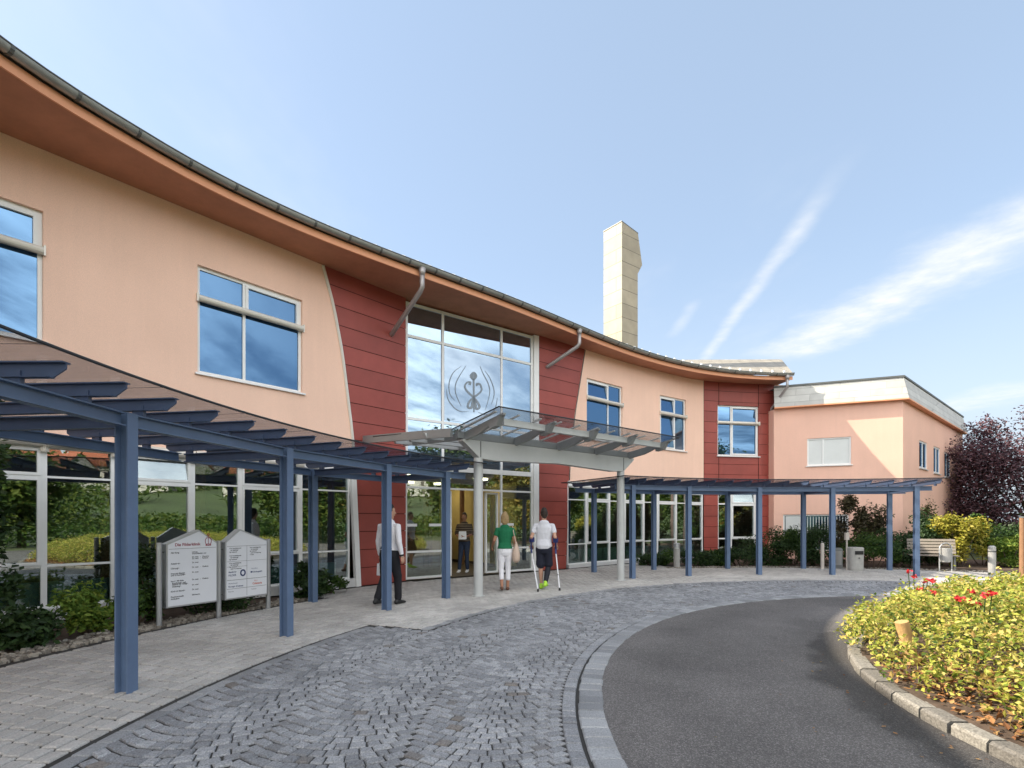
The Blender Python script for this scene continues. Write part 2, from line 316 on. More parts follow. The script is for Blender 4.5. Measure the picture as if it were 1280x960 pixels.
# ------------------------------------------------------------------ mesh collecting
class MB:
    def __init__(s): s.v = []; s.f = []
    def add(s, vs, fs):
        o = len(s.v); s.v += [tuple(v) for v in vs]; s.f += [tuple(i+o for i in f) for f in fs]; return s
    def hexa(s, p):            # 8 corners: bottom 4 counter-clockwise, top 4
        return s.add(p, [(3, 2, 1, 0), (4, 5, 6, 7), (0, 1, 5, 4), (1, 2, 6, 5), (2, 3, 7, 6), (3, 0, 4, 7)])
    def obox(s, c, a, b, h):   # centre and three half-axis vectors
        c, a, b, h = Vector(c), Vector(a), Vector(b), Vector(h)
        return s.hexa([c-a-b-h, c+a-b-h, c+a+b-h, c-a+b-h, c-a-b+h, c+a-b+h, c+a+b+h, c-a+b+h])
    def box(s, x0, x1, y0, y1, z0, z1):
        return s.hexa([(x0, y0, z0), (x1, y0, z0), (x1, y1, z0), (x0, y1, z0), (x0, y0, z1), (x1, y0, z1), (x1, y1, z1), (x0, y1, z1)])
    def bar(s, p, q, w, h, up=(0, 0, 1)):
        p, q = Vector(p), Vector(q); d = (q-p); u = d.normalized(); sd = u.cross(Vector(up)).normalized(); v = sd.cross(u)
        return s.obox((p+q)/2, d/2, sd*w/2, v*h/2)
    def prism(s, pts, off):    # polygon (list of 3-D points) extruded by a vector
        n = len(pts); off = Vector(off)
        vs = [Vector(p) for p in pts] + [Vector(p)+off for p in pts]
        fs = [tuple(range(n))[::-1], tuple(range(n, 2*n))] + [(i, (i+1) % n, n+(i+1) % n, n+i) for i in range(n)]
        return s.add(vs, fs)
    def tube(s, pts, rad, n=10, cap=True):
        pts = [Vector(p) for p in pts]; k = len(pts)
        if not isinstance(rad, (list, tuple)): rad = [rad]*k
        base = len(s.v); ref = None
        for i, p in enumerate(pts):
            t = (pts[min(i+1, k-1)] - pts[max(i-1, 0)]).normalized()
            if ref is None:
                ref = Vector((0, 0, 1)) if abs(t.z) < 0.9 else Vector((1, 0, 0))
            a = (ref - t*ref.dot(t)).normalized(); b = t.cross(a); ref = a
            for j in range(n):
                w = 2*math.pi*j/n
                s.v.append(tuple(p + (a*math.cos(w) + b*math.sin(w))*rad[i]))
        for i in range(k-1):
            for j in range(n):
                j2 = (j+1) % n
                s.f.append((base+i*n+j, base+i*n+j2, base+(i+1)*n+j2, base+(i+1)*n+j))
        if cap:
            s.f.append(tuple(base+j for j in range(n))[::-1]); s.f.append(tuple(base+(k-1)*n+j for j in range(n)))
        return s
    def loft(s, rings, n=16, ref=(1, 0, 0), power=2.0):
        """rings: (point, half width along ref, half depth); elliptical tube with rounded ends"""
        k = len(rings); P = [Vector(r[0]) for r in rings]; base = len(s.v); ref = Vector(ref)
        T = [(P[min(i+1, k-1)] - P[max(i-1, 0)]).normalized() for i in range(k)]
        ext = []
        for sgn, i in ((-1, 0), (1, k-1)):
            ra, rb = rings[i][1], rings[i][2]; m = min(ra, rb)
            ext.append([(P[i] + T[i]*sgn*m*math.sin(R(a)), ra*math.cos(R(a)), rb*math.cos(R(a)), T[i]) for a in (30, 60, 80)])
        seq = ext[0][::-1] + [(P[i], rings[i][1], rings[i][2], T[i]) for i in range(k)] + ext[1]
        for p, ra, rb, t in seq:
            a = (ref - t*ref.dot(t))
            a = a.normalized() if a.length > 1e-4 else t.orthogonal().normalized()
            b = t.cross(a)
            for j in range(n):
                w = 2*math.pi*j/n; c, d = math.cos(w), math.sin(w)
                c = math.copysign(abs(c)**(2/power), c); d = math.copysign(abs(d)**(2/power), d)
                s.v.append(tuple(p + a*c*ra + b*d*rb))
        m = len(seq)
        for i in range(m-1):
            for j in range(n):
                j2 = (j+1) % n
                s.f.append((base+i*n+j, base+i*n+j2, base+(i+1)*n+j2, base+(i+1)*n+j))
        s.f.append(tuple(base+j for j in range(n))[::-1]); s.f.append(tuple(base+(m-1)*n+j for j in range(n)))
        return s
    def build(s, name, m, parent=None, smooth=False, origin=None):
        return make_obj(name, s.v, s.f, m, parent, smooth, origin)

def root_loc(p):
    while p.parent: p = p.parent
    return p.location if not p.get('_local') else Vector((0, 0, 0))

def make_obj(name, v, f, m, parent=None, smooth=False, origin=None):
    me = bpy.data.meshes.new(name)
    v = np.asarray(v, dtype=float)
    if parent is not None:
        loc = Vector((0, 0, 0)); sub = Vector(parent['_o']) if '_o' in parent else Vector((0, 0, 0))
        v = v - np.array(sub)
        keep = sub
    else:
        if origin is None:
            lo, hi = v.min(0), v.max(0); origin = ((lo[0]+hi[0])/2, (lo[1]+hi[1])/2, lo[2])
        v = v - np.array(origin); loc = Vector(origin); keep = loc
    me.from_pydata(v.tolist(), [], f if isinstance(f, list) else f.tolist())
    me.materials.append(M[m] if isinstance(m, str) else m)
    if smooth:
        me.polygons.foreach_set('use_smooth', [True]*len(me.polygons))
    me.update()
    o = bpy.data.objects.new(name, me); COL.objects.link(o); o.location = loc
    o['_o'] = tuple(keep)
    if parent is not None: o.parent = parent
    return o

def tag(o, label=None, cat=None, group=None, kind=None):
    if label: o['label'] = label
    if cat: o['category'] = cat
    if group: o['group'] = group
    if kind: o['kind'] = kind
    return o
def thing(name, label, cat, loc, group=None):
    o = bpy.data.objects.new(name, None); COL.objects.link(o); o.location = loc; o.empty_display_size = 0.2
    o['_o'] = tuple(loc)
    return tag(o, label, cat, group)
def struct(o): return tag(o, kind='structure')
def sharp(o, ang=40):
    try:
        me = o.data; me.polygons.foreach_set('use_smooth', [True]*len(me.polygons)); me.set_sharp_from_angle(angle=R(ang))
    except Exception: pass
    return o

def leaves(P, size, up=0.3, aspect=0.5, seed=1, jitter=0.4, fold=0.25, nrm=None):
    """n folded leaf blades at points P; returns vertex and face arrays"""
    g = np.random.default_rng(seed); n = len(P)
    d = g.normal(size=(n, 3)); d[:, 2] = d[:, 2]*0.6 - 0.1; d /= np.linalg.norm(d, axis=1)[:, None]
    q = g.normal(size=(n, 3)); q[:, 2] = np.abs(q[:, 2]) + up
    if nrm is not None: q = q*0.7 + nrm*1.2
    sd = np.cross(d, q); sd /= (np.linalg.norm(sd, axis=1)[:, None] + 1e-9)
    nn = np.cross(sd, d)
    s = size*(1 + jitter*(g.random(n)*2-1))[:, None]
    base = P; tip = P + d*s; mid = P + d*s*0.5 + nn*s*fold*-0.2
    l = mid + sd*s*aspect*0.5 + nn*s*fold*0.5; r = mid - sd*s*aspect*0.5 + nn*s*fold*0.5
    V = np.stack([base, l, tip, r], 1).reshape(-1, 3)
    i = np.arange(n)*4
    Fc = np.concatenate([np.stack([i, i+2, i+1], 1), np.stack([i, i+3, i+2], 1)])
    return V, Fc
# ------------------------------------------------------------------ plan curves
def catmull(P, n=4):
    out = []
    for i in range(len(P)-1):
        p0 = P[max(i-1, 0)]; p1 = P[i]; p2 = P[i+1]; p3 = P[min(i+2, len(P)-1)]
        for k in range(n):
            t = k/n
            out.append(tuple(0.5*((2*p1[a]) + (p2[a]-p0[a])*t + (2*p0[a]-5*p1[a]+4*p2[a]-p3[a])*t*t + (3*p1[a]-p0[a]-3*p2[a]+p3[a])*t**3) for a in (0, 1)))
    out.append(P[-1]); return out
PC, PD = (-2.66, 13.0), (0.64, 15.5)
right = catmull([(1.68, 16.3), (3.6, 17.98), (5.55, 19.45), (7.72, 20.75), (10.75, 21.35)], 4)
WALL = [(-10.2, -5.0), (-9.9, 1.0), (-9.45, 4.0), (-8.35, 6.19), (-7.32, 7.44), (-4.16, 11.27), PC, PD] + right + [(11.3, 21.42)]
Z_SOF = 7.1
Z_LINT = 2.78

def wall(px):
    """where the sight line of photo column px meets the facade plan"""
    k = (px-CX)/F
    best = None
    for i in range(len(WALL)-1):
        (x0, y0), (x1, y1) = WALL[i], WALL[i+1]
        den = (x1-x0) - k*(y1-y0)
        if abs(den) < 1e-9: continue
        t = (k*y0 - x0)/den
        y = y0 + t*(y1-y0)
        if -1e-6 <= t <= 1+1e-6 and y > 0.5:
            if best is None or y < best[1]: best = (x0 + t*(x1-x0), y)
    return best
def wpx(p): return CX + F*p[0]/p[1]
WPX = [wpx(p) for p in WALL if p[1] > 3.5]
def nrm(a, b):
    d = Vector((b[0]-a[0], b[1]-a[1])).normalized(); return Vector((d.y, -d.x))   # towards the drive

def gut(deg):
    t = deg - 120
    if deg <= 172:
        r = -5.665e-7*t**4 + 1.15038e-5*t**3 + 2.4675e-3*t**2 - 0.059696*t + 13.1295
    else:
        t0 = 52; r0 = -5.665e-7*t0**4 + 1.15038e-5*t0**3 + 2.4675e-3*t0**2 - 0.059696*t0 + 13.1295
        r = r0 + 0.035*(deg-172)
    if deg > 163: r += 0.019*(deg-163)
    return pol(r, deg)
GUT = [gut(d) for d in np.arange(212, 79.4, -1.5)] + [gut(79.0)]
# nothing of the eaves may cross the wall: keep the right-hand end a hand's breadth proud of it
GUT = GUT[:-1] + [(11.05, 20.5)]

bld = thing('clinic_building', 'long curved two-storey building with salmon walls, dark red cladding and a glazed entrance', 'building', (0, 16, 0))

def lerp_tab(tab, z):
    for (z0, p0), (z1, p1) in zip(tab, tab[1:]):
        if z0 >= z >= z1: return p1 + (p0-p1)*(z-z1)/(z0-z1)
    return tab[0][1] if z > tab[0][0] else tab[-1][1]
LB = [(7.1, 403.5), (6.3, 417.0), (5.3, 428.0), (3.6, 440.0), (2.47, 445.5), (0, 451.5)]      # leaning left edge of the red portal
RB = [(7.1, 731.0), (5.9, 724.0), (4.9, 718.0), (3.3, 712.0), (0, 707.5)]                     # leaning right edge

def panel(mb, cols, zs, holes=(), proud=0.0, reveal=0.14, rev=None):
    """wall sheet on the facade between photo columns (numbers or height tables) with openings (px0, px1, z0, z1)"""
    def pt(c, z):
        px = c if not isinstance(c, list) else lerp_tab(c, z)
        return px
    def P(px, z, off=0.0):
        w = wall(px); e = 0.6
        a, b = wall(px-e), wall(px+e); n = nrm(a, b)
        return (w[0]+n.x*off, w[1]+n.y*off, z)
    zz = sorted(set(list(zs) + [h for o in holes for h in (o[2], o[3])]))
    num = [c for c in cols if not isinstance(c, list)]
    inner = sorted(set(num + [h for o in holes for h in (o[0], o[1])]))
    for za, zb in zip(zz, zz[1:]):
        inn_ = [c for c in inner if not any(o[0] < c < o[1] and o[2] < (za+zb)/2 < o[3] for o in holes)]
        seq = ([cols[0]] if isinstance(cols[0], list) else []) + inn_ + ([cols[-1]] if isinstance(cols[-1], list) else [])
        for ca, cb in zip(seq, seq[1:]):
            ma = (pt(ca, (za+zb)/2)+pt(cb, (za+zb)/2))/2; mz = (za+zb)/2
            if any(o[0] < ma < o[1] and o[2] < mz < o[3] for o in holes): continue
            mb.add([P(pt(ca, za), za, proud), P(pt(cb, za), za, proud), P(pt(cb, zb), zb, proud), P(pt(ca, zb), zb, proud)], [(0, 1, 2, 3)])
    tgt = rev if rev is not None else mb
    for a, b, z0, z1 in holes:
        A, B = wall(a), wall(b); n = nrm(A, B); n3 = Vector((n.x, n.y, 0))
        q = [Vector((A[0], A[1], z0)), Vector((B[0], B[1], z0)), Vector((B[0], B[1], z1)), Vector((A[0], A[1], z1))]
        f = [p + n3*proud for p in q]; k = [p - n3*reveal for p in q]
        tgt.add(f+k, [(0, 4, 5, 1), (1, 5, 6, 2), (2, 6, 7, 3), (3, 7, 4, 0)])

def cols_between(a, b):
    return [a] + [p for p in WPX if a+0.5 < p < b-0.5] + [b]

# ------------------------------------------------------------------ windows
def window(parent, A, B, z0, z1, us, zs, sash=(), pane='coat', rec=0.06, fw=0.056, sw=0.05, tilt={}, sill=True, blind=None, name='window', skip=(), top=True, matt=(), bottom=True):
    """one window as frame (root mesh) > pane, sill, roller_blind. us = column fractions, zs = heights incl. z0, z1"""
    A3 = Vector((A[0], A[1], 0)); d = Vector((B[0]-A[0], B[1]-A[1], 0)); W = d.length; u = d/W; n = Vector((u.y, -u.x, 0)); up = Vector((0, 0, 1))
    fr = MB()
    def bx(u0, u1, h0, h1, d0, d1, mb):      # depth measured outward from the wall face
        c = A3 + u*(u0+u1)/2 + up*(h0+h1)/2 + n*(d0+d1)/2
        mb.obox(c, u*(u1-u0)/2, n*(d1-d0)/2, up*(h1-h0)/2)
    D1, D0 = -rec, -rec-0.075
    U = [f*W for f in us]
    for i, x in enumerate(U):
        w = fw if i in (0, len(U)-1) else fw*0.9
        a = x if i == 0 else (x-w if i == len(U)-1 else x-w/2)
        bx(a, a+w, z0, z1, D0, D1, fr)
    panes = MB()
    for i in range(len(U)-1):
        xa = U[i] + (fw if i == 0 else fw*0.45); xb = U[i+1] - (fw if i == len(U)-2 else fw*0.45)
        for j, z in enumerate(zs):
            if j == 0 and not bottom: continue
            if 0 < j < len(zs)-1 and (i, j) in skip: continue
            if j == 0 and (i, 0) in skip: continue
            w = fw if j in (0, len(zs)-1) else fw*0.9
            a = z if j == 0 else (z-w if j == len(zs)-1 else z-w/2)
            bx(xa, xb, a, a+w, D0+0.004, D1-0.004, fr)
        for j in range(len(zs)-1):
            if (i, j) in skip: continue
            ya = zs[j] + (fw if j == 0 else fw*0.45); yb = zs[j+1] - (fw if j == len(zs)-2 else fw*0.45)
            a, b, c, e = xa, xb, ya, yb
            if (i, j) in sash:
                s = sw; o1 = D1+0.018
                bx(a, a+s, c, e, D0+0.02, o1, fr); bx(b-s, b, c, e, D0+0.02, o1, fr)
                bx(a+s, b-s, c, c+s, D0+0.023, o1-0.003, fr); bx(a+s, b-s, e-s, e, D0+0.023, o1-0.003, fr)
                a, b, c, e = a+s, b-s, c+s, e-s
            dm = (D0+D1)/2
            tl = tilt.get((i, j), 0.0)
            ce = A3 + u*(a+b)/2 + up*(c+e)/2 + n*dm
            v = up*math.cos(tl) - n*math.sin(tl); m = n*math.cos(tl) + up*math.sin(tl)
            (panes).obox(ce - m*0.0, u*((b-a)/2+0.004), m*0.008, v*((e-c)/2+0.004))
    o = fr.build(name, 'white', parent)
    if panes.v: panes.build('pane', pane, o)
    if sill:
        s = MB(); bx(-0.05, W+0.05, z0-0.035, z0-0.003, -0.13, 0.05, s); s.build('sill', 'sill', o)
    if blind:
        s = MB(); p = A3 + up*blind + n*0.0
        s.tube([p+u*0.0, p+u*W], 0.062, 12)
        s.obox(p+u*(-0.012)+n*-0.02, u*0.012, n*0.075, up*0.075); s.obox(p+u*(W+0.012)+n*-0.02, u*0.012, n*0.075, up*0.075)
        s.build('roller_blind', 'blind', o)
    return o

SILL, HEAD, BL = 4.22, 6.18, 5.58
up_holes_L = [(-116, 54, SILL, HEAD), (247, 378, SILL, HEAD)]
mb = MB()
panel(mb, cols_between(-223, 396) + [LB], [Z_LINT, 3.3, 3.6, 4.9, 5.3, 5.9, 6.3, Z_SOF], up_holes_L)
mb.build('wall', 'pink', bld)
up_holes_R = [(733.5, 778, SILL, HEAD+0.02), (825, 857.5, SILL, HEAD+0.05)]
mb = MB()
panel(mb, [RB] + cols_between(733, 879.5), [Z_LINT, 3.3, 3.6, 4.9, 5.3, 5.9, 6.3, Z_SOF], up_holes_R)
mb.build('wall', 'pink', bld)
# walls beyond the left edge of the photograph and round the back
mb = MB()
ext = [p for p in WALL[:4]]
for a, b in zip(ext, ext[1:]):
    mb.add([(a[0], a[1], 0), (b[0], b[1], 0), (b[0], b[1], Z_SOF), (a[0], a[1], Z_SOF)], [(0, 1, 2, 3)])
back = [(11.3, 21.42), (9.5, 33.0), (-9.0, 28.0), (-19.0, 14.0), (-22.0, -5.0), (-10.2, -5.0)]
for a, b in zip(back, back[1:]):
    mb.add([(a[0], a[1], 0), (b[0], b[1], 0), (b[0], b[1], Z_SOF), (a[0], a[1], Z_SOF)], [(0, 1, 2, 3)])
mb.build('rear_wall', 'pink', bld)

# red boards: real strips with an open joint over a dark backing
def boards(cols, holes=(), z0=0.03, z1=Z_SOF, h=0.42, vj=()):
    back_ = MB(); panel(back_, [cols[0]] + [p for p in WPX if (max(q for _, q in cols[0]) if isinstance(cols[0], list) else cols[0])+.5 < p < (min(q for _, q in cols[-1]) if isinstance(cols[-1], list) else cols[-1])-.5] + [cols[-1]], [z0, z1] + [z for z, _ in LB if z0 < z < z1] + [z for z, _ in RB if z0 < z < z1], holes, proud=-0.06)
    rev = MB(); mb = MB(); z = z0
    num = [c for c in cols if not isinstance(c, list)]
    while z < z1-0.02:
        zt = min(z+h-0.014, z1)
        hs = [o for o in holes if o[3] > z and o[2] < zt]
        # split at panel joints
        segs = []
        edges = [cols[0]] + [v for v in vj] + [cols[-1]]
        for a, b in zip(edges, edges[1:]):
            aa = a if isinstance(a, list) else a + (0.35 if a in vj else 0); bb = b if isinstance(b, list) else b - (0.35 if b in vj else 0)
            lo = aa if not isinstance(aa, list) else max(p for _, p in aa)+1; hi = bb if not isinstance(bb, list) else min(p for _, p in bb)-1
            mid = [p for p in WPX if lo+0.5 < p < hi-0.5]
            segs.append([aa] + mid + [bb])
        for sg in segs:
            lo = sg[0] if not isinstance(sg[0], list) else 0; hi = sg[-1] if not isinstance(sg[-1], list) else 2000
            hh = [(max(o[0], lo), min(o[1], hi), max(o[2], z), min(o[3], zt)) for o in hs if o[1] > lo+0.2 and o[0] < hi-0.2]
            panel(mb, sg, [z, zt], hh, rev=MB())
        z += h
    c = mb.build('cladding', 'red', bld)
    MBx = back_.build('backing', 'dark_gap', c)
    if holes:
        for o in holes:
            rv = MB(); panel(MB(), [o[0]-1, o[1]+1], [0.03], [o], rev=rv); rv.build('reveal', 'red', c)
    return c
GL = (507.5, 667.5)
boards([LB, 478.0, 507.2])
boards([674.0, 690.0, RB])
RW = [(897, 948.5, SILL-0.08, HEAD), (897.5, 946, 0.12, 2.72)]
boards([879.8, 968.0], RW, vj=(898.5, 948.0))
mb = MB(); panel(mb, [968.0, wpx((11.3, 21.42))-1], [0, Z_SOF]); mb.build('wall', 'pink', bld)

# pale trim on the leaning edge
for tab, off in ((LB, -1.2), (RB, 0.8)):
    pts = []
    for z in np.linspace(7.08, 2.8 if tab is RB else 2.8, 14):
        w = wall(lerp_tab(tab, z)+off*0.4); n = nrm(wall(lerp_tab(tab, z)-1), wall(lerp_tab(tab, z)+1)); pts.append((w[0]+n.x*0.012, w[1]+n.y*0.012, z))
    mb = MB(); mb.tube(pts, 0.035 if tab is LB else 0.014, 6); mb.build('edge_trim', 'blind' if tab is LB else 'zinc_dark', bld)

# upper windows
def W(px): return wall(px)
window(bld, W(-116), W(54), SILL, HEAD, [0, .38, 1], [SILL, BL, HEAD], sash={(1, 1)}, blind=BL)
window(bld, W(247), W(378), SILL, HEAD, [0, .42, 1], [SILL, BL, HEAD], sash={(1, 1)}, blind=BL)
window(bld, W(733.5), W(778), SILL, HEAD+.02, [0, .62, 1], [SILL, BL, HEAD+.02], sash={(0, 1)}, blind=BL-.02, tilt={(0, 1): R(9)})
window(bld, W(825), W(857.5), SILL, HEAD+.05, [0, .6, 1], [SILL, BL, HEAD+.05], sash={(0, 1), (0, 0)}, blind=BL-.02, tilt={(0, 1): R(9), (0, 0): R(6)})
window(bld, W(897), W(948.5), SILL-.08, HEAD, [0, .34, 1], [SILL-.08, BL-.1, HEAD], sash={(1, 0), (1, 1)}, blind=BL-.1, tilt={(1, 1): R(5)})
# ground floor, left: ribbon glazing
Z0 = 0.22
rowsL = [Z0, 0.86, 2.2, 2.66]
bays = [(-150, -62, 'S'), (-62, 55, 'S'), (55, 142, 'F'), (142, 241, 'S'), (241, 300, 'F'), (300, 376, 'S'), (376, 437, 'F')]
for i, (a, b, k) in enumerate(bays):
    A, B = W(a), W(b)
    window(bld, A, B, Z0, 2.66, [0, 1], rowsL, sash=({(0, 1), (0, 2)} if k == 'S' else ()), pane='pane', rec=0.0, sill=False, fw=.036, sw=.042, tilt=({(0, 2): R(10)} if a == 142 else {}))
# leaning white column at the end of the ribbon
mb = MB(); pts = []
for z in (0.03, 0.8, 1.6, 2.47, 2.66):
    p = W(lerp_tab(LB, z)-5.5); pts.append((p[0]+.03, p[1]-.03, z))
mb.tube(pts, 0.085, 4); mb.build('slanted_column', 'white', bld)
def band(pxs, z0, z1, off0, off1, name, m):
    mb = MB()
    for a, b in zip(pxs, pxs[1:]):
        A, B = W(a), W(b); n = nrm(A, B)
        p = [Vector((A[0]+n.x*off0, A[1]+n.y*off0, z0)), Vector((B[0]+n.x*off0, B[1]+n.y*off0, z0)), Vector((B[0]+n.x*off1, B[1]+n.y*off1, z0)), Vector((A[0]+n.x*off1, A[1]+n.y*off1, z0))]
        mb.hexa(p[::-1] + [q + Vector((0, 0, z1-z0)) for q in p[::-1]])
    return mb.build(name, m, bld)
band([-223] + [p for p in WPX if -220 < p < 400] + [436], 2.662, Z_LINT-.002, -0.12, 0.035, 'lintel', 'white')
band([-223] + [p for p in WPX if -220 < p < 400] + [444], 0.03, Z0-.002, -0.12, 0.06, 'plinth', 'sill')
# roller blind cases over the left ribbon
for a, b in ((-62, 53), (57, 141), (143, 240), (242, 299), (301, 376)):
    A, B = W(a), W(b); n = nrm(A, B); mb = MB()
    mb.tube([(A[0]+n.x*.1, A[1]+n.y*.1, 2.72), (B[0]+n.x*.1, B[1]+n.y*.1, 2.72)], 0.075, 12)
    for P_ in (A, B): mb.obox((P_[0]+n.x*.06, P_[1]+n.y*.06, 2.62), (0.02, 0, 0), (0, 0.03, 0), (0, 0, .05))
    mb.build('roller_blind', 'blind', bld)
# ground floor, right
rowsR = [0.14, 0.78, 2.2, 2.62]
rb = [(709.5, 733, 'F'), (733, 762, 'S'), (762, 780, 'F'), (780, 805, 'S'), (805, 822, 'F'), (822, 845.5, 'S'), (845.5, 858.5, 'F'), (858.5, 878.5, 'S')]
for a, b, k in rb:
    window(bld, W(a), W(b), 0.14, 2.62, [0, 1], rowsR, sash=({(0, 1), (0, 2)} if k == 'S' else ()), pane='pane', rec=0.0, sill=False, fw=.036, sw=.042)
rp = [709.5] + [p for p in WPX if 711 < p < 877] + [879.4]
band(rp, 2.622, Z_LINT-.002, -0.12, 0.035, 'lintel', 'white')
band(rp, 0.03, 0.138, -0.12, 0.06, 'plinth', 'sill')
window(bld, W(897.5), W(946), 0.12, 2.72, [0, .36, 1], [0.12, 0.8, 2.2, 2.72], sash={(1, 1), (1, 2)}, pane='pane', rec=0.05, sill=False, tilt={(1, 2): R(9)})
# entrance curtain wall
A, B = W(GL[0]), W(GL[1]); Wd = math.hypot(B[0]-A[0], B[1]-A[1])
def frac(px):
    p = W(px); return math.hypot(p[0]-A[0], p[1]-A[1])/Wd
fu = [0, frac(555), frac(628.5), 1]
zr = [0.05, 0.74, 2.38, 2.88, 4.12, 6.2, 7.05]
ent_low = window(bld, A, B, 0.05, 2.9, fu, [0.05, 0.74, 2.38, 2.9], pane='pane', rec=0.05, sill=False, skip={(1, 0), (1, 1)}, name='entrance_glazing')
ent = window(bld, A, B, 2.9, 7.05, fu, [2.9, 4.12, 6.2, 7.05], pane='coat_pale', rec=0.05, sill=False, skip=set(), name='entrance_glazing', fw=0.075)
# etched emblem on the middle pane
u = Vector((B[0]-A[0], B[1]-A[1], 0)).normalized(); n3 = Vector((u.y, -u.x, 0)); A3 = Vector((A[0], A[1], 0)); up = Vector((0, 0, 1))
xa, xb = fu[1]*Wd, fu[2]*Wd; za, zb = 4.2, 6.12
def gp(s, t, off=-0.06): return A3 + u*(xa + (xb-xa)*s) + up*(za + (zb-za)*t) + n3*off
mb = MB(); mb.obox(gp(.5, .5, -0.068), u*((xb-xa)/2-.045), n3*0.004, up*((zb-za)/2-.0)); ep = mb.build('etched_pane', 'etched', ent)
# emblem drawn in the pixel frame of the photograph's crop (x 215..785, y of pane centre line): staff, two snakes, six arcs
ipx = lambda x: (x-215)/570.0
def ip(x, y):
    s = ipx(x); yt = 105 + (250-105)*s; yb = 850 + (930-850)*s
    return gp(s, 1-(y-yt)/(yb-yt), -0.058)
def stroke(mb, pts, w):
    q = []
    for i in range(len(pts)-1):
        p0, p1, p2, p3 = [Vector((*pts[max(0, min(len(pts)-1, k))], 0)) for k in (i-1, i, i+1, i+2)]
        for t in (0, .25, .5, .75):
            q.append(0.5*((2*p1)+(p2-p0)*t+(2*p0-5*p1+4*p2-p3)*t*t+(3*p1-p0-3*p2+p3)*t**3))
    q.append(Vector((*pts[-1], 0)))
    ws = w if isinstance(w, (list, tuple)) else [w, w]
    V = []
    for i, p in enumerate(q):
        d = (q[min(i+1, len(q)-1)]-q[max(i-1, 0)]).normalized(); s = Vector((-d.y, d.x, 0)); f = i/(len(q)-1)
        k = f*(len(ws)-1); a = int(min(k, len(ws)-2)); ww = ws[a] + (ws[a+1]-ws[a])*(k-a)
        V += [ip(p.x+s.x*ww, p.y+s.y*ww), ip(p.x-s.x*ww, p.y-s.y*ww)]
    mb.add(V, [(2*i, 2*i+1, 2*i+3, 2*i+2) for i in range(len(q)-1)])
mb = MB()
for pts in ([(385, 305), (310, 370), (272, 480), (280, 590), (325, 655)], [(430, 300), (370, 400), (332, 490), (335, 590), (385, 715)],
            [(250, 540), (262, 640), (320, 730), (385, 768), (455, 766)], [(565, 305), (600, 390), (650, 490), (662, 590), (620, 750)],
            [(615, 355), (665, 430), (705, 540), (705, 620), (680, 695)], [(742, 630), (725, 720), (680, 790), (615, 800), (550, 775)]):
    stroke(mb, pts, [1.5, 4, 4, 1.5])
stroke(mb, [(502, 430), (505, 600), (506, 775)], [9, 8, 6])
stroke(mb, [(470, 405), (503, 372), (528, 405), (503, 440), (472, 407)], 10); stroke(mb, [(488, 405), (503, 405), (518, 405)], 16)
stroke(mb, [(462, 495), (470, 470), (440, 470), (418, 510), (440, 560), (500, 620), (545, 680), (560, 725), (530, 740), (520, 690), (512, 640)], [14, 9, 8, 9, 10, 10, 12, 12, 8])
stroke(mb, [(540, 505), (535, 485), (565, 490), (582, 540), (560, 580), (505, 622), (460, 670), (448, 720), (480, 730), (492, 680), (500, 640)], [14, 9, 8, 9, 10, 10, 12, 12, 8])
mb.build('emblem', 'etch', ep)
# white door decals
for a, b in ((508.5, 523), (538, 553.5), (631, 644)):
    fa, fb = frac(a)*Wd, frac(b)*Wd; mb = MB()
    mb.obox(A3 + u*(fa+fb)/2 + up*1.42 + n3*-0.074, u*(fb-fa)/2, n3*0.002, up*0.035); mb.build('door_decal', 'decal', ent_low)
# sliding doors: left leaf pushed open, right leaf half open
for a, b in ((556.5, 568.5), (611, 627)):
    fa, fb = frac(a)/1.0, frac(b)
    pa, pb = A3 + u*fa*Wd - n3*0.16, A3 + u*fb*Wd - n3*0.16
    window(bld, pa, pb, 0.05, 2.33, [0, 1], [0.05, 2.33], pane='pane', rec=0, sill=False, name='sliding_door', fw=0.05)
# white corner column right of the entrance glass
p0, p1 = W(667.8), W(673.8); n = nrm(p0, p1); mb = MB()
mb.hexa([(p0[0], p0[1], .03), (p1[0], p1[1], .03), (p1[0]-n.x*.2, p1[1]-n.y*.2, .03), (p0[0]-n.x*.2, p0[1]-n.y*.2, .03)] + [(p0[0], p0[1], 7.08), (p1[0], p1[1], 7.08), (p1[0]-n.x*.2, p1[1]-n.y*.2, 7.08), (p0[0]-n.x*.2, p0[1]-n.y*.2, 7.08)])
mb.build('corner_column', 'white', bld)

# rooms behind the clear glass
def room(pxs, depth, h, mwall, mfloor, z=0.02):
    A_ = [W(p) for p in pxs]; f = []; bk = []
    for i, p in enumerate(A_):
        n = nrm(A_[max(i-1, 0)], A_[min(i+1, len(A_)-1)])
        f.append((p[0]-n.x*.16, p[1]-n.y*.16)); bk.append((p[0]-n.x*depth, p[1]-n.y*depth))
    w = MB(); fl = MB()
    for i in range(len(f)-1):
        fl.add([(*f[i], z), (*f[i+1], z), (*bk[i+1], z), (*bk[i], z)], [(0, 1, 2, 3)])
        w.add([(*bk[i], z), (*bk[i+1], z), (*bk[i+1], h), (*bk[i], h)], [(0, 1, 2, 3)])
        w.add([(*f[i], h), (*f[i+1], h), (*bk[i+1], h), (*bk[i], h)], [(0, 1, 2, 3)])
    for i in (0, -1):
        w.add([(*f[i], z), (*bk[i], z), (*bk[i], h), (*f[i], h)], [(0, 1, 2, 3)])
    o = w.build('interior_wall', mwall, bld); fl.build('interior_floor', mfloor, o); return o
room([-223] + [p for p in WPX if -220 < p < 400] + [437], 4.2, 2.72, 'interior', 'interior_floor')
room([709.5] + [p for p in WPX if 711 < p < 877] + [955], 4.0, 2.75, 'interior', 'interior_floor')
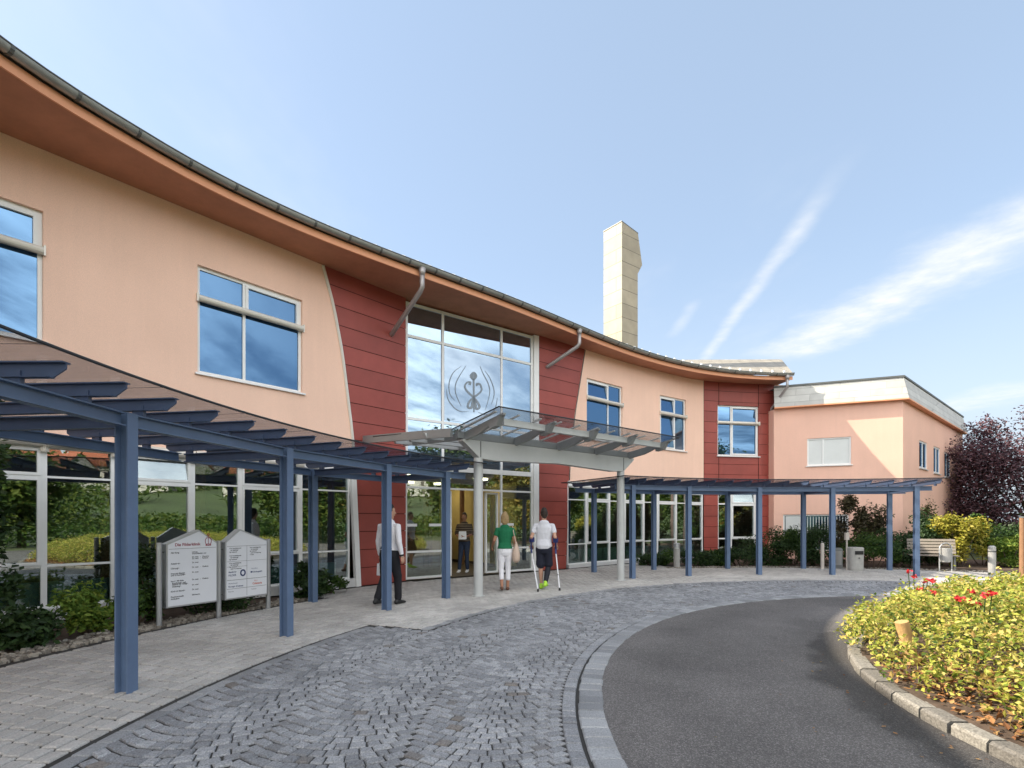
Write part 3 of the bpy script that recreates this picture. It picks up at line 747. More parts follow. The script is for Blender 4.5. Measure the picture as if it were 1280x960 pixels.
lob = room([507.6, 667], 6.0, 2.86, 'interior', 'interior_floor')
mb = MB(); mb.obox(A3 + u*Wd*.985 - n3*3.2 + up*1.42, u*.02, n3*2.4, up*1.3); mb.build('lobby_panel', 'lobby', lob)
A_, B_ = W(568), W(612)
mb = MB()   # wooden reception desk and dark inner frame deep in the lobby
mb.obox(A3 + u*Wd*.62 - n3*4.6 + up*.57, u*1.1, n3*.35, up*.55); mb.obox(A3 + u*Wd*.62 - n3*4.55 + up*1.14, u*1.2, n3*.45, up*.02)
mb.build('reception_desk', 'wood_in', bld)
mb = MB()
for f_ in (.30, .56, .60, .9): mb.obox(A3 + u*Wd*f_ - n3*3.4 + up*1.42, u*.06, n3*.06, up*1.4)
mb.obox(A3 + u*Wd*.14 - n3*3.4 + up*1.42, u*.5, n3*.03, up*1.4)
mb.build('inner_door_frame', 'rust_post', bld)
mb = MB()  # unseen glowing discs added under the ceiling to brighten the lobby
for f_ in (.2, .5, .8):
    for dd in (1.6, 4.2): mb.tube([A3 + u*Wd*f_ - n3*dd + up*2.80, A3 + u*Wd*f_ - n3*dd + up*2.85], .22, 16)
mb.build('lobby_fill_disc', 'lobby_fill', bld)
# columns and low radiator covers just inside the left glazing
for px in (389, 408, 419, 432, 268, 152):
    p = W(px); n = nrm(W(px-2), W(px+2)); mb = MB()
    mb.tube([(p[0]-n.x*.75, p[1]-n.y*.75, .03), (p[0]-n.x*.75, p[1]-n.y*.75, 2.7)], .09 if px > 300 else .12, 10); mb.build('interior_column', 'rust_post', bld)
for pxs in ([-60, 54, 142, 241, 300, 376, 430], [711, 735, 762, 790, 820, 846, 876]):
    mb = MB()
    for a, b in zip(pxs, pxs[1:]):
        A_, B_ = W(a+1), W(b-1); n = nrm(A_, B_)
        q = [(A_[0]-n.x*.3, A_[1]-n.y*.3), (B_[0]-n.x*.3, B_[1]-n.y*.3), (B_[0]-n.x*.5, B_[1]-n.y*.5), (A_[0]-n.x*.5, A_[1]-n.y*.5)]
        mb.hexa([(*p, .03) for p in q] + [(*p, .58) for p in q])
    mb.build('radiator_cover', 'teal', bld)

# ------------------------------------------------------------------ eaves, gutter, roof
def nearest_wall(g):
    best = None
    for a, b in zip(WALL, WALL[1:]):
        d = Vector((b[0]-a[0], b[1]-a[1])); t = max(0, min(1, ((g[0]-a[0])*d.x+(g[1]-a[1])*d.y)/d.length_squared))
        q = (a[0]+d.x*t, a[1]+d.y*t); e = math.hypot(q[0]-g[0], q[1]-g[1])
        if best is None or e < best[0]: best = (e, q)
    return best[1]
mb = MB(); wl = []
for g in GUT:
    q = nearest_wall(g); d = Vector((q[0]-g[0], q[1]-g[1])); d.normalize(); wl.append((q[0]+d.x*.6, q[1]+d.y*.6))
for i in range(len(GUT)-1):
    mb.add([(*GUT[i], Z_SOF), (*GUT[i+1], Z_SOF), (*wl[i+1], Z_SOF+.002), (*wl[i], Z_SOF+.002)], [(0, 1, 2, 3)])
mb.build('soffit', 'soffit', bld)
def offs(P, d):
    out = []
    for i, p in enumerate(P):
        n = nrm(P[max(i-1, 0)], P[min(i+1, len(P)-1)]); out.append((p[0]+n.x*d, p[1]+n.y*d))
    return out
G0, G1 = offs(GUT, 0.0), offs(GUT, 0.03)
mb = MB()
for i in range(len(GUT)-1):
    mb.hexa([(*G1[i], Z_SOF-.03), (*G1[i+1], Z_SOF-.03), (*G0[i+1], Z_SOF-.03), (*G0[i], Z_SOF-.03), (*G1[i], Z_SOF+.11), (*G1[i+1], Z_SOF+.11), (*G0[i+1], Z_SOF+.11), (*G0[i], Z_SOF+.11)])
mb.build('fascia', 'fascia', bld)
gc = offs(GUT, 0.115); GZ = Z_SOF + .19
mb = MB(); k = 9
ns = [nrm(GUT[max(i-1, 0)], GUT[min(i+1, len(GUT)-1)]) for i in range(len(GUT))]
for rr in (0.082, 0.074):
    rows = [[(p[0]+ns[i].x*math.cos(w)*rr, p[1]+ns[i].y*math.cos(w)*rr, GZ - math.sin(w)*rr) for w in np.linspace(0, math.pi, k)] for i, p in enumerate(gc)]
    o_ = len(mb.v); mb.v += [q for r_ in rows for q in r_]
    for i in range(len(rows)-1):
        for j in range(k-1):
            f = (o_+i*k+j, o_+(i+1)*k+j, o_+(i+1)*k+j+1, o_+i*k+j+1); mb.f.append(f if rr > .08 else f[::-1])
gutter = mb.build('gutter', 'zinc', bld, smooth=True)
mb = MB(); mb.tube([(p[0]+ns[i].x*.082, p[1]+ns[i].y*.082, GZ+.008) for i, p in enumerate(gc)], .013, 6); mb.build('gutter_bead', 'zinc_dark', gutter)
for i in range(3, len(gc)-1, 2):
    mb = MB()
    a, b = Vector((*gc[i], GZ)), Vector((*gc[i+1], GZ)); t = (b-a).normalized()
    ring = [a + Vector((ns[i].x*math.cos(w), ns[i].y*math.cos(w), -math.sin(w)))*.086 for w in np.linspace(0, math.pi, 8)]
    for p_, q_ in zip(ring, ring[1:]):
        nn_ = ((p_+q_)/2 - a).normalized(); mb.obox((p_+q_)/2, (q_-p_)/2, t*.02, nn_*.005)
    mb.build('gutter_bracket', 'zinc_dark', gutter)
# roof slope above the gutter, hip at the right-hand end
SL = math.tan(R(21)); ro = offs(GUT, 0.06); rt = offs(GUT, -6.2)
mb = MB(); ze = Z_SOF + .22
# ridge: inside offset, relaxed where the curve tightens
ridge = []
for i, p in enumerate(rt):
    ridge.append((p[0], p[1], ze + 6.2*SL))
endr = (12.75, 24.6, 9.15)
ridge[-1] = endr
for j in range(1, 4):
    a = Vector(ridge[-1-4]); ridge[-1-j] = tuple(Vector(endr).lerp(a, j/4))
for i in range(len(GUT)-1):
    mb.add([(*ro[i], ze), (*ro[i+1], ze), ridge[i+1], ridge[i]], [(0, 1, 2, 3)])
    e0, e1 = ro[i], ro[i+1]
    mb.add([(*e0, ze-.03), (*e1, ze-.03), (*e1, ze), (*e0, ze)], [(0, 1, 2, 3)])
inn = [(9.0, 34, 7.3), (-9.0, 29, 7.3), (-20, 14, 7.3), (-23, -6, 7.3)]
mb.add([(*ro[-1], ze), (13.2, 33, 7.3), endr], [(0, 1, 2)])
poly = [ridge[0]] + [(-22.5, -6, 7.4), (-20, 14, 7.4), (-9, 29, 7.4), (9.2, 33.5, 7.3), endr]
mb.add(poly, [(0, 1, 2), (0, 2, 3)])
nn = len(ridge)
mb.add([(-9, 29, 7.4), (9.2, 33.5, 7.3)] + ridge, [(0, 2+i, 2+i+1) for i in range(nn//2)] + [(1, 2+i, 2+i+1) for i in range(nn//2, nn-1)] + [(0, 2+nn//2, 1)])
mb.build('roof', 'roof', bld)
# snow guards: small pale brackets along the eaves
mb = MB(); ro2 = offs(GUT, -0.12)
for i in range(2, len(GUT)-1):
    for f in (0,):
        mb = MB(); p = Vector((*ro2[i], ze+.07)).lerp(Vector((*ro2[i+1], ze+.07)), f)
        mb.obox(p + Vector((0, 0, .05)), (.035, .02, 0), (-.01, .02, 0), (0, 0, .05)); mb.build('snow_guard', 'sill', bld)
# downpipes
def downpipe(deg, stop_px, zend):
    g = gut(deg); 
    i = min(range(len(GUT)), key=lambda k_: math.hypot(GUT[k_][0]-g[0], GUT[k_][1]-g[1])); c = Vector((*gc[i], 0)); w = Vector((*W(stop_px), 0))
    mb = MB(); top = Vector((c.x, c.y, GZ-.07))
    mb.tube([top, top-Vector((0, 0, .16))], [.085, .06], 12)
    mb.tube([top-Vector((0, 0, .14)), top-Vector((0, 0, .42)), top-Vector((0, 0, .5)) + (w-c)*.06, Vector((w.x, w.y, zend+.02)) - (w-c)*.02, Vector((w.x, w.y, zend))+(w-c)*.05], .055, 12)
    return mb.build('downpipe', 'pipe', bld, smooth=True)
def deg_of(px):
    return min(np.arange(80, 172, .25), key=lambda d: abs(wpx(gut(d))-px))
downpipe(deg_of(527), 489, 6.05)
downpipe(deg_of(721), 684, 6.2)
c = Vector((*gc[-2], GZ-.07)); w0 = Vector((*W(963), 0)); n = nrm(W(960), W(966)); w0 += Vector((n.x, n.y, 0))*.07
mb = MB(); mb.tube([c, c-Vector((0, 0, .16))], [.085, .06], 12); mb.tube([c-Vector((0, 0, .1)), c-Vector((0, 0, .45)), Vector((w0.x, w0.y, 6.1)), Vector((w0.x, w0.y, 5.8))], .052, 12)
d_ = mb.build('downpipe', 'pipe', bld, smooth=True)
mb = MB(); mb.tube([Vector((w0.x, w0.y, 5.8)), Vector((w0.x, w0.y, 0.03))], .055, 12); mb.build('lower_pipe', 'white', d_, smooth=True)

# chimney: clad shaft with a flared head on its right side
cx, cy = 4.86, 23.0
uR = Vector((.80, .60, 0)); uL = Vector((-.62, .785, 0))
b0 = Vector((cx, cy, 0)); zt = zat(277, cy)
prof = [(0, 7.6), (1.07, 7.6), (1.07, zat(343, 23.7)), (1.38, zat(331, 23.8)), (1.09, zat(293, 23.7)), (0, zt)]
mb = MB(); mb.prism([b0 + uR*a + Vector((0, 0, z)) for a, z in prof], uL*1.06)
ch = mb.build('chimney', 'chimney', bld)
mb = MB()
cap = [b0 + uR*a + Vector((0, 0, z)) for a, z in ((-.02, zt+.004), (1.10, zat(293, 23.7)+.004), (1.12, zat(293, 23.7)+.05), (-.02, zt+.05))]
mb.prism(cap, uL*1.08); mb.build('chimney_cap', 'zinc_dark', ch)
mb = MB()
for f in (.3, .5, .62): mb.tube([b0 + uL*f + uR*.2 + Vector((0, 0, zt-.1)), b0 + uL*f + uR*.2 + Vector((0, 0, zt+.17))], .03, 6)
mb.build('chimney_rod', 'zinc_dark', ch)

# ------------------------------------------------------------------ annex with the mansard edge
ann = thing('annex_building', 'salmon annex block with pale shingled mansard edge at the end of the curved building', 'building', (14.6, 22, 0))
a0 = Vector((10.55, 20.95, 0)); a1 = Vector((14.55, 19.35, 0)); a2 = Vector((23.4, 27.0, 0)); a3 = Vector((16, 36, 0)); a4 = Vector((9.5, 33, 0))
ZE = 6.0
def facade(mbw, p, q, z0, z1, holes):
    d = (q-p); Wd_ = d.length; u_ = d/Wd_; n_ = Vector((u_.y, -u_.x, 0))
    us = sorted({0, Wd_} | {h for o in holes for h in o[:2]}); zs = sorted({z0, z1} | {h for o in holes for h in o[2:]})
    for x0, x1 in zip(us, us[1:]):
        for y0, y1 in zip(zs, zs[1:]):
            if any(o[0] <= (x0+x1)/2 <= o[1] and o[2] <= (y0+y1)/2 <= o[3] for o in holes): continue
            mbw.add([p+u_*x0+up*y0, p+u_*x1+up*y0, p+u_*x1+up*y1, p+u_*x0+up*y1], [(0, 1, 2, 3)])
    for x0, x1, y0, y1 in holes:
        q4 = [p+u_*x0+up*y0, p+u_*x1+up*y0, p+u_*x1+up*y1, p+u_*x0+up*y1]; k4 = [v-n_*.12 for v in q4]
        mbw.add(q4+k4, [(0, 4, 5, 1), (1, 5, 6, 2), (2, 6, 7, 3), (3, 7, 4, 0)])
    return u_
def hit(p, q, px):
    k_ = (px-CX)/F; d = q-p; t = (k_*p.y-p.x)/(d.x-k_*d.y); return t*d.length, (p+d*t)
def hole(p, q, pxa, pxb, ya, yb):
    sa, A_ = hit(p, q, pxa); sb, B_ = hit(p, q, pxb); dm = (A_.y+B_.y)/2
    return (sa, sb, zat(yb, dm), zat(ya, dm))
hF = [hole(a0, a1, 1009, 1064, 547, 581.5), hole(a0, a1, 979, 1061, 643, 688)]
hS = [hole(a1, a2, 1149, 1159, 552, 586), hole(a1, a2, 1167, 1175, 559, 592), hole(a1, a2, 1180.5, 1188, 566, 597)]
mb = MB(); facade(mb, a0, a1, 0, ZE, hF); facade(mb, a1, a2, 0, ZE, hS); facade(mb, a2, a3, 0, ZE, []); facade(mb, a3, a4, 0, ZE, []); facade(mb, a4, a0, 0, ZE, [])
mb.build('wall', 'pink2', ann)
def awin(p, q, h, **kw):
    u_ = (q-p).normalized(); A_ = p+u_*h[0]; B_ = p+u_*h[1]; return window(ann, A_, B_, h[2], h[3], **kw)
h = hF[0]; awin(a0, a1, h, us=[0, .37, 1], zs=[h[2], h[3]], pane='matt_pane', sill=True, rec=.03)
h = hF[1]; wlo = awin(a0, a1, h, us=[0, .33, 1], zs=[h[2], h[3]], pane='coat', sill=False, rec=.04)
u_ = (a1-a0).normalized(); n_ = Vector((u_.y, -u_.x, 0)); Wl = h[1]-h[0]
mb = MB()
for j in range(14):      # vertical louvre strips and the pale shutter of the lower window
    mb.obox(a0+u_*(h[0]+Wl*(.36+.62*(j+.5)/14)) + up*(h[2]+h[3])/2 - n_*.05, u_*.012, n_*.03, up*((h[3]-h[2])/2-.09))
mb.build('louvre', 'matt_pane', wlo)
mb = MB(); mb.obox(a0+u_*(h[0]+Wl*.175) + up*(h[2]+(h[3]-h[2])*.68) - n_*.06, u_*Wl*.135, n_*.012, up*((h[3]-h[2])*.30-.04)); mb.build('shutter', 'matt_pane', wlo)
for h in hS: awin(a1, a2, h, us=[0, .5, 1], zs=[h[2], h[3]], pane='coat', sill=True, rec=.02, fw=.07)
ring = [a0 + Vector((-.4, .35, 0)), a0, a1, a2, a3]
def aoff(d):
    out = []
    P_ = [a0, a1, a2, a3]
    for i in range(4):
        nn_ = Vector((0, 0, 0))
        for p_, q_ in ([(P_[i-1], P_[i])] if i else []) + ([(P_[i], P_[i+1])] if i < 3 else []):
            t_ = (q_-p_).normalized(); nn_ += Vector((t_.y, -t_.x, 0))
        nn_.normalize(); out.append(P_[i] + nn_*d*(1.12 if 0 < i < 3 else 1))
    return out
lo_, hi_ = aoff(.22), aoff(.02); inr = aoff(-.02)
mb = MB()
for i in range(3):
    mb.add([lo_[i]+up*(ZE+.05), lo_[i+1]+up*(ZE+.05), hi_[i+1]+up*(ZE+.86), hi_[i]+up*(ZE+.86)], [(0, 1, 2, 3)])
mz = mb.build('mansard', 'mansard', ann)
mb = MB()
for i in range(3):
    mb.add([inr[i]+up*ZE, inr[i+1]+up*ZE, lo_[i+1]+up*ZE, lo_[i]+up*ZE, lo_[i]+up*(ZE+.05), lo_[i+1]+up*(ZE+.05)], [(0, 1, 2, 3), (3, 2, 5, 4)])
mb.build('eaves', 'fascia', mz)
mb = MB()
ho = aoff(.06); hi2 = aoff(-.2)
for i in range(3):
    mb.hexa([ho[i]+up*(ZE+.862), ho[i+1]+up*(ZE+.862), hi2[i+1]+up*(ZE+.862), hi2[i]+up*(ZE+.862), ho[i]+up*(ZE+.93), ho[i+1]+up*(ZE+.93), hi2[i+1]+up*(ZE+.93), hi2[i]+up*(ZE+.93)])
mb.build('edge_flashing', 'zinc_dark', mz)
mb = MB(); mb.add([p+up*(ZE+.85) for p in (a0, a1, a2, a3, a4)], [(0, 1, 2, 3, 4)]); mb.build('flat_roof', 'zinc', ann)
# ------------------------------------------------------------------ covered walks
def er(d): return Vector((math.cos(R(d)), math.sin(R(d)), 0))
def et(d): return Vector((-math.sin(R(d)), math.cos(R(d)), 0))
def P3(r, d, z): p = pol(r, d); return Vector((p[0], p[1], z))
def ibeam(mb, p, q, w, h, tf=.012, tw=.012, side=None):
    """I section from p to q (its centre line); flanges are w wide, section h deep along 'side' axis"""
    p, q = Vector(p), Vector(q); t = (q-p).normalized()
    v = Vector(side) if side is not None else Vector((0, 0, 1))
    v = (v - t*v.dot(t)).normalized(); s = t.cross(v); m = (p+q)/2; hl = (q-p)/2
    mb.obox(m + v*(h/2-tf/2), hl, s*w/2, v*tf/2); mb.obox(m - v*(h/2-tf/2), hl, s*w/2, v*tf/2)
    mb.obox(m, hl*.9995, s*tw/2, v*(h/2-tf))
def covered_walk(label, degs, r0, r1, rafters, gdeg, group, zt, step, glass_r):
    c = pol(r0, sum(degs)/len(degs))
    t = thing('covered_walkway', label, 'canopy', (c[0], c[1], 0), group)
    for d in degs:
        for r in (r0, r1):
            if r == r1 and d > 155: continue      # the rear row is carried from the wall where the signs stand
            mb = MB(); ibeam(mb, P3(r, d, 0.012), P3(r, d, zt), .115, .125, .013, .012, side=er(d))
            mb.build('post', 'blue', t)
        mb = MB(); ibeam(mb, P3(r0+.064, d, zt-.07), P3(r1-.064, d, zt-.07), .07, .12); mb.build('cross_beam', 'blue_shaded', t)
    allr = sorted(degs)
    for r in (r0, r1):
        for a, b in zip(allr, allr[1:]):
            mb = MB(); off = .062
            ibeam(mb, P3(r, a, zt-.062)+et(a)*off, P3(r, b, zt-.062)-et(b)*off, .10, .12); mb.build('beam', 'blue', t)
        for sgn, d in ((1, allr[-1]), (-1, allr[0])):
            e = gdeg[1] if sgn > 0 else gdeg[0]
            if abs(e-d) > 2:
                mb = MB(); ibeam(mb, P3(r, d, zt-.062)+et(d)*.062*sgn, P3(r, e-sgn*.5, zt-.062), .10, .12); mb.build('beam', 'blue', t)
    zr = zt+.05
    for d in rafters:
        e, s, mb = er(d), et(d), MB()
        a, b = glass_r[0]+.13, glass_r[1]-.1
        pr = [P3(a+.09, d, zr), P3(b-.09, d, zr), P3(b, d, zr+.06), P3(b, d, zr+.10), P3(a, d, zr+.10), P3(a, d, zr+.06)]
        mb.prism([p - s*.006 for p in pr], s*.012)
        mb.obox(P3((a+b)/2, d, zr+.105), e*(b-a)/2, s*.035, Vector((0, 0, .005)))
        mb.obox(P3((a+b)/2, d, zr+.004), e*((b-a)/2-.11), s*.03, Vector((0, 0, .004)))
        rf = mb.build('rafter', 'blue_shaded', t)
        for r in (r0, r1):
            mb = MB(); mb.obox(P3(r, d, zt+.05), e*.055, s*.018, Vector((0, 0, .049))); mb.build('rafter_bracket', 'blue_shaded', rf)
    # glass strips over the rafters with a dark gasket line along the edge
    zg = zr+.125; k = max(2, int((gdeg[1]-gdeg[0])/step))
    ds = np.linspace(gdeg[0], gdeg[1], k+1)
    for a, b in zip(ds, ds[1:]):
        mb = MB(); g = .05
        q = [P3(glass_r[0], a+g, zg), P3(glass_r[0], b-g, zg), P3(glass_r[1], b-g, zg), P3(glass_r[1], a+g, zg)]
        mb.hexa(q[::-1] + [p+Vector((0, 0, .014)) for p in q[::-1]]); mb.build('glass_panel', 'roof_glass', t)
    mb = MB()
    mb.tube([P3(glass_r[0]-.006, d, zg+.007) for d in np.linspace(gdeg[0], gdeg[1], 40)], .012, 6)
    mb.tube([P3(glass_r[1]+.006, d, zg+.007) for d in np.linspace(gdeg[0], gdeg[1], 40)], .012, 6)
    for d in (gdeg[0], gdeg[1]): mb.tube([P3(glass_r[0], d, zg+.007), P3(glass_r[1], d, zg+.007)], .012, 6)
    mb.build('edge_gasket', 'seal', t)
    return t
covered_walk('blue steel covered walk with glass roof, on the left beside the two directory signs', [196.5, 185.3, 174.2, 162.6, 151.6, 143.6], 11.3, 13.1,
             np.arange(202, 140.5, -2.85), (140.3, 204), 'blue glass-roofed covered walks', 2.5, 5.7, (10.8, 13.65))
covered_walk('blue glass-roofed covered walk on the right, before the waste bin and annex', [114.6, 105.4, 94.4, 83.9, 73.2], 11.15, 12.95,
             np.arange(116.6, 70, -2.85), (70.9, 118.0), 'blue glass-roofed covered walks', 2.47, 5.3, (10.65, 13.5))

# ------------------------------------------------------------------ entrance canopy
ec = thing('entrance_canopy', 'pale grey steel entrance canopy with glass roof on two round columns', 'canopy', (1.0, 11.9, 0))
c1, c2 = Vector((-.68, 10.5, 0)), Vector((2.77, 13.26, 0)); w = (c2-c1).normalized(); o = Vector((w.y, -w.x, 0)); up = Vector((0, 0, 1))
for c in (c1, c2):
    mb = MB(); mb.tube([c+up*.012, c+up*2.80], .095, 20); mb.tube([c+up*.013, c+up*.03], .13, 20)
    mb.build('column', 'grey_steel', ec, smooth=False)
mb = MB(); Lb = (c2-c1).length
pr = [(-.42, 3.14), (-.42, 3.10), (-.02, 2.79), (.35, 2.765), (Lb*.5, 2.83), (Lb-.35, 2.765), (Lb+.02, 2.79), (Lb+.42, 3.10), (Lb+.42, 3.14)]
mb.prism([c1 + w*s + up*z - o*.09 for s, z in pr], o*.18)
mb.build('portal_beam', 'grey_steel', ec)
mb = MB(); mb.prism([c1 + w*s + up*z - o*.10 for s, z in ((-.012, 2.81), (.0, 2.81), (.0, 3.13), (-.012, 3.13))], o*.2)
mb.prism([c1 + w*s + up*z - o*.10 for s, z in ((Lb, 2.81), (Lb+.012, 2.81), (Lb+.012, 3.13), (Lb, 3.13))], o*.2); mb.build('joint_plate', 'zinc_dark', ec)
def zf(t): return 3.31 + .145*t if t > 0 else 3.31 - .05*t        # height of the glass above the beam line, t metres outward
s0, s1, tf, tb = -.62, Lb+.55, 1.42, -2.55
def cp(s, t, dz=0): return c1 + w*s + o*t + up*(zf(t)+dz)
mb = MB(); mb.bar(cp(s0+.1, 0, -.085), cp(s1-.1, 0, -.085), .10, .14); mb.build('purlin', 'grey_mid', ec)
mb = MB(); mb.bar(cp(s0+.45, 1.02, -.10), cp(s1-.25, 1.02, -.10), .09, .12); mb.build('purlin', 'grey_steel', ec)
for k_, s in enumerate(np.linspace(s0+.28, s1-.3, 5)):
    mb = MB(); q = [cp(s, .06, -.20), cp(s, .55, -.20), cp(s, 1.30, -.07), cp(s, 1.30, -.035), cp(s, .06, -.035)]
    mb.prism([p - w*.03 for p in q], w*.06)
    mb.prism([p - w*.06 for p in (cp(s, .92, -.22), cp(s, 1.12, -.22), cp(s, 1.24, -.06), cp(s, .90, -.06))], w*.12)
    mb.build('cantilever_rafter', 'grey_mid', ec)
    # back rafters to the facade
    mb = MB(); q = [cp(s, -.06, -.17), cp(s, tb, -.14), cp(s, tb, -.035), cp(s, -.06, -.035)]; mb.prism([p - w*.03 for p in q], w*.06); mb.build('rear_rafter', 'grey_mid', ec)
for t_ in (-.75, -1.45, -2.15):
    mb = MB(); q = [cp(s0-.22, t_, -.03), cp(s0-.14, t_, -.15), cp(s1-.2, t_, -.15), cp(s1-.2, t_, -.03)]
    mb.prism([p - o*.045 for p in q], o*.09); mb.build('purlin', 'grey_steel', ec)
mb = MB(); mb.bar(cp(s0, -.02, -.06), c1 + w*(s0-.55) + o*-3.0 + up*3.42, .06, .17); mb.build('edge_beam', 'grey_mid', ec)
mb = MB()
for s in np.linspace(s0+.14, s1-.12, 11): mb.bar(cp(s, .03, -.012), cp(s, tf-.18, -.012), .045, .022)
mb.build('glazing_bar', 'grey_steel', ec)
mb = MB(); q = [cp(s0, .0), cp(s1, .0), cp(s1-.1, tf), cp(s0+.06, tf)]; mb.hexa(q[::-1] + [p+up*.014 for p in q[::-1]]); mb.build('glass_panel', 'roof_glass', ec)
mb = MB(); q2 = [c1 + w*(s0-.5) + o*tb + up*zf(tb), cp(s1, tb), cp(s1, -.03), cp(s0, -.03)]; mb.hexa(q2[::-1] + [p+up*.014 for p in q2[::-1]]); mb.build('glass_panel', 'roof_glass', ec)
mb = MB()
for a, b in ((q[0], q[3]), (q[3], q[2]), (q[2], q[1]), (q2[0], q2[3]), (q2[1], q2[2])): mb.tube([a+up*.007, b+up*.007], .013, 6)
mb.build('edge_gasket', 'seal', ec)
# ------------------------------------------------------------------ ground, drive, paving
def sheet(name, pts, z, m, origin=None):
    mb = MB(); mb.add([(x, y, z) for x, y in pts], [tuple(range(len(pts)))]); return struct(mb.build(name, m, None, origin=origin or (CC[0], CC[1], 0)))
sheet('ground', [(-400, -400), (400, -400), (400, 400), (-400, 400)], -0.03, 'earth')
def sector(r0, r1, a, b, n=90):
    A_ = np.linspace(a, b, n); return [pol(r1, t) for t in A_] + [pol(r0, t) for t in A_[::-1]]
# asphalt: the round drive and the way out behind the camera
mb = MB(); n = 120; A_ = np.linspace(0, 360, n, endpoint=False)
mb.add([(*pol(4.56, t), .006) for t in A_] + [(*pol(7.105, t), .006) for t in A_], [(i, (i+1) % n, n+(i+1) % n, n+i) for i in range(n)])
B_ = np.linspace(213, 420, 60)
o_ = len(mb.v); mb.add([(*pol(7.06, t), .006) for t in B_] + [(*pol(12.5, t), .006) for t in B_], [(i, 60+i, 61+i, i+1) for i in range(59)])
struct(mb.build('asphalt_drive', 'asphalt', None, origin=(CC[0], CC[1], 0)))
# joint bed under all stones
mb = MB(); A_ = np.linspace(58, 213, 80)
def rwall(deg):
    return 15.5 if deg < 150 else 13.4
mb.add([(*pol(7.06, t), .0) for t in A_] + [(*pol(16.2 if 99 < t < 149 else 13.42, t), .0) for t in A_], [(i, i+1, 81+i-1+1-1, 80+i) if False else (i, 80+i, 81+i, i+1) for i in range(79)])
struct(mb.build('paving_bed', 'joint', None, origin=(CC[0], CC[1], 0)))

def stones(name, quads, z, m, lip=0.010, depth=.02, zj=.004, seed=3):
    """real stones: each quad (4 plan points) becomes a block with worn, slightly tilted top"""
    g = np.random.default_rng(seed); Q = np.array(quads); n = len(Q); c = Q.mean(1, keepdims=True)
    zt = z + (g.random(n)-.5)*2*zj; tilt = (g.random((n, 4))-.5)*zj*1.2
    V = np.zeros((n, 8, 3)); V[:, :4, :2] = Q; V[:, :4, 2] = (zt - .009)[:, None] + tilt
    d = Q - c; ln = np.linalg.norm(d, axis=2, keepdims=True); V[:, 4:, :2] = c + d*(1 - lip/np.maximum(ln, lip*2)); V[:, 4:, 2] = zt[:, None] + tilt
    W_ = np.zeros((n, 12, 3)); W_[:, :8] = V; W_[:, 8:, :2] = Q; W_[:, 8:, 2] = z-depth
    f = [(4, 5, 6, 7)] + [(i, (i+1) % 4, 4+(i+1) % 4, 4+i) for i in range(4)] + [(8+i, 8+(i+1) % 4, (i+1) % 4, i) for i in range(4)]
    Fc = (np.array(f)[None] + (np.arange(n)*12)[:, None, None]).reshape(-1, 4)
    return struct(make_obj(name, W_.reshape(-1, 3), Fc, m, None, origin=(CC[0], CC[1], 0)))

# small granite setts laid in segmental arches
qs = []; g = np.random.default_rng(11); RM = 9.0; lane0 = 7.5
def wq(bv, s):     # radial position, arc position -> plan
    return pol(bv, math.degrees(s/RM))
S0, S1 = RM*R(59), RM*R(199)
def rout(deg): return 10.52 if deg > 157.5 else 9.72
lanes = [(7.44, 8.51), (8.51, 9.58), (9.58, 10.65)]
for li, (ba, bb) in enumerate(lanes):
    wid = bb-ba; rows = int((S1-S0)/.102)
    for k in range(rows):
        s = S0 + k*.102; m_ = 10 if k % 2 else 11
        cut = np.sort(np.clip((np.arange(m_+1)/m_) + np.concatenate([[0], (g.random(m_-1)-.5)*.35/m_, [0]]), 0, 1))
        for a, b in zip(cut, cut[1:]):
            gap = .0045
            pts = []
            for t, ds in ((a, -1), (b, -1), (b, 1), (a, 1)):
                tt = t + (gap/wid if t == a else -gap/wid); rise = .20
                k_ = rise*4*(1-2*tt)/wid; ln = math.sqrt(1+k_*k_); h_ = max(.02, .051/ln - .0085) + .010*(ln-1)
                pts.append((ba+wid*tt - k_/ln*ds*h_ + (g.random()-.5)*.007, s + rise*(1-(2*tt-1)**2) + ds*h_/ln + (g.random()-.5)*.008))
            cb = sum(p[0] for p in pts)/4; cs = math.degrees(sum(p[1] for p in pts)/4/RM)
            if cb > rout(cs) or not 58 < cs < 199: continue
            qs.append([wq(*p) for p in pts][::-1])
stones('cobble_paving', qs, .014, 'cobble', seed=5)
# rows of setts following the drive edge, and the granite border strip
qs = []
for r in (7.375,):
    k = int(R(141)*r/.12)
    for i in range(k):
        a, b = 58+141*i/k, 58+141*(i+.93)/k
        qs.append([pol(r-.055, a), pol(r-.055, b), pol(r+.055, b), pol(r+.055, a)][::-1])
stones('cobble_edge_row', qs, .015, 'cobble', seed=6)
qs = []
k = int(R(141)*7.2/.17)
for i in range(k):
    a, b = 58+141*i/k, 58+141*(i+.945)/k; j = (g.random()-.5)*.012
    qs.append([pol(7.09+j, a), pol(7.09+j, b), pol(7.295+j, b), pol(7.295+j, a)][::-1])
stones('granite_strip', qs, .020, 'strip', lip=.014, seed=7)
# border between setts and pale pavers
qs = []
for r, a0_, a1_ in ((10.62, 157.9, 199), (9.80, 58, 157.2)):
    k = int(R(a1_-a0_)*r/.2)
    for i in range(k):
        a, b = a0_+(a1_-a0_)*i/k, a0_+(a1_-a0_)*(i+.97)/k
        qs.append([pol(r-.06, a), pol(r-.06, b), pol(r+.06, b), pol(r+.06, a)][::-1])
stones('edging_row', qs, .014, 'strip', seed=8)
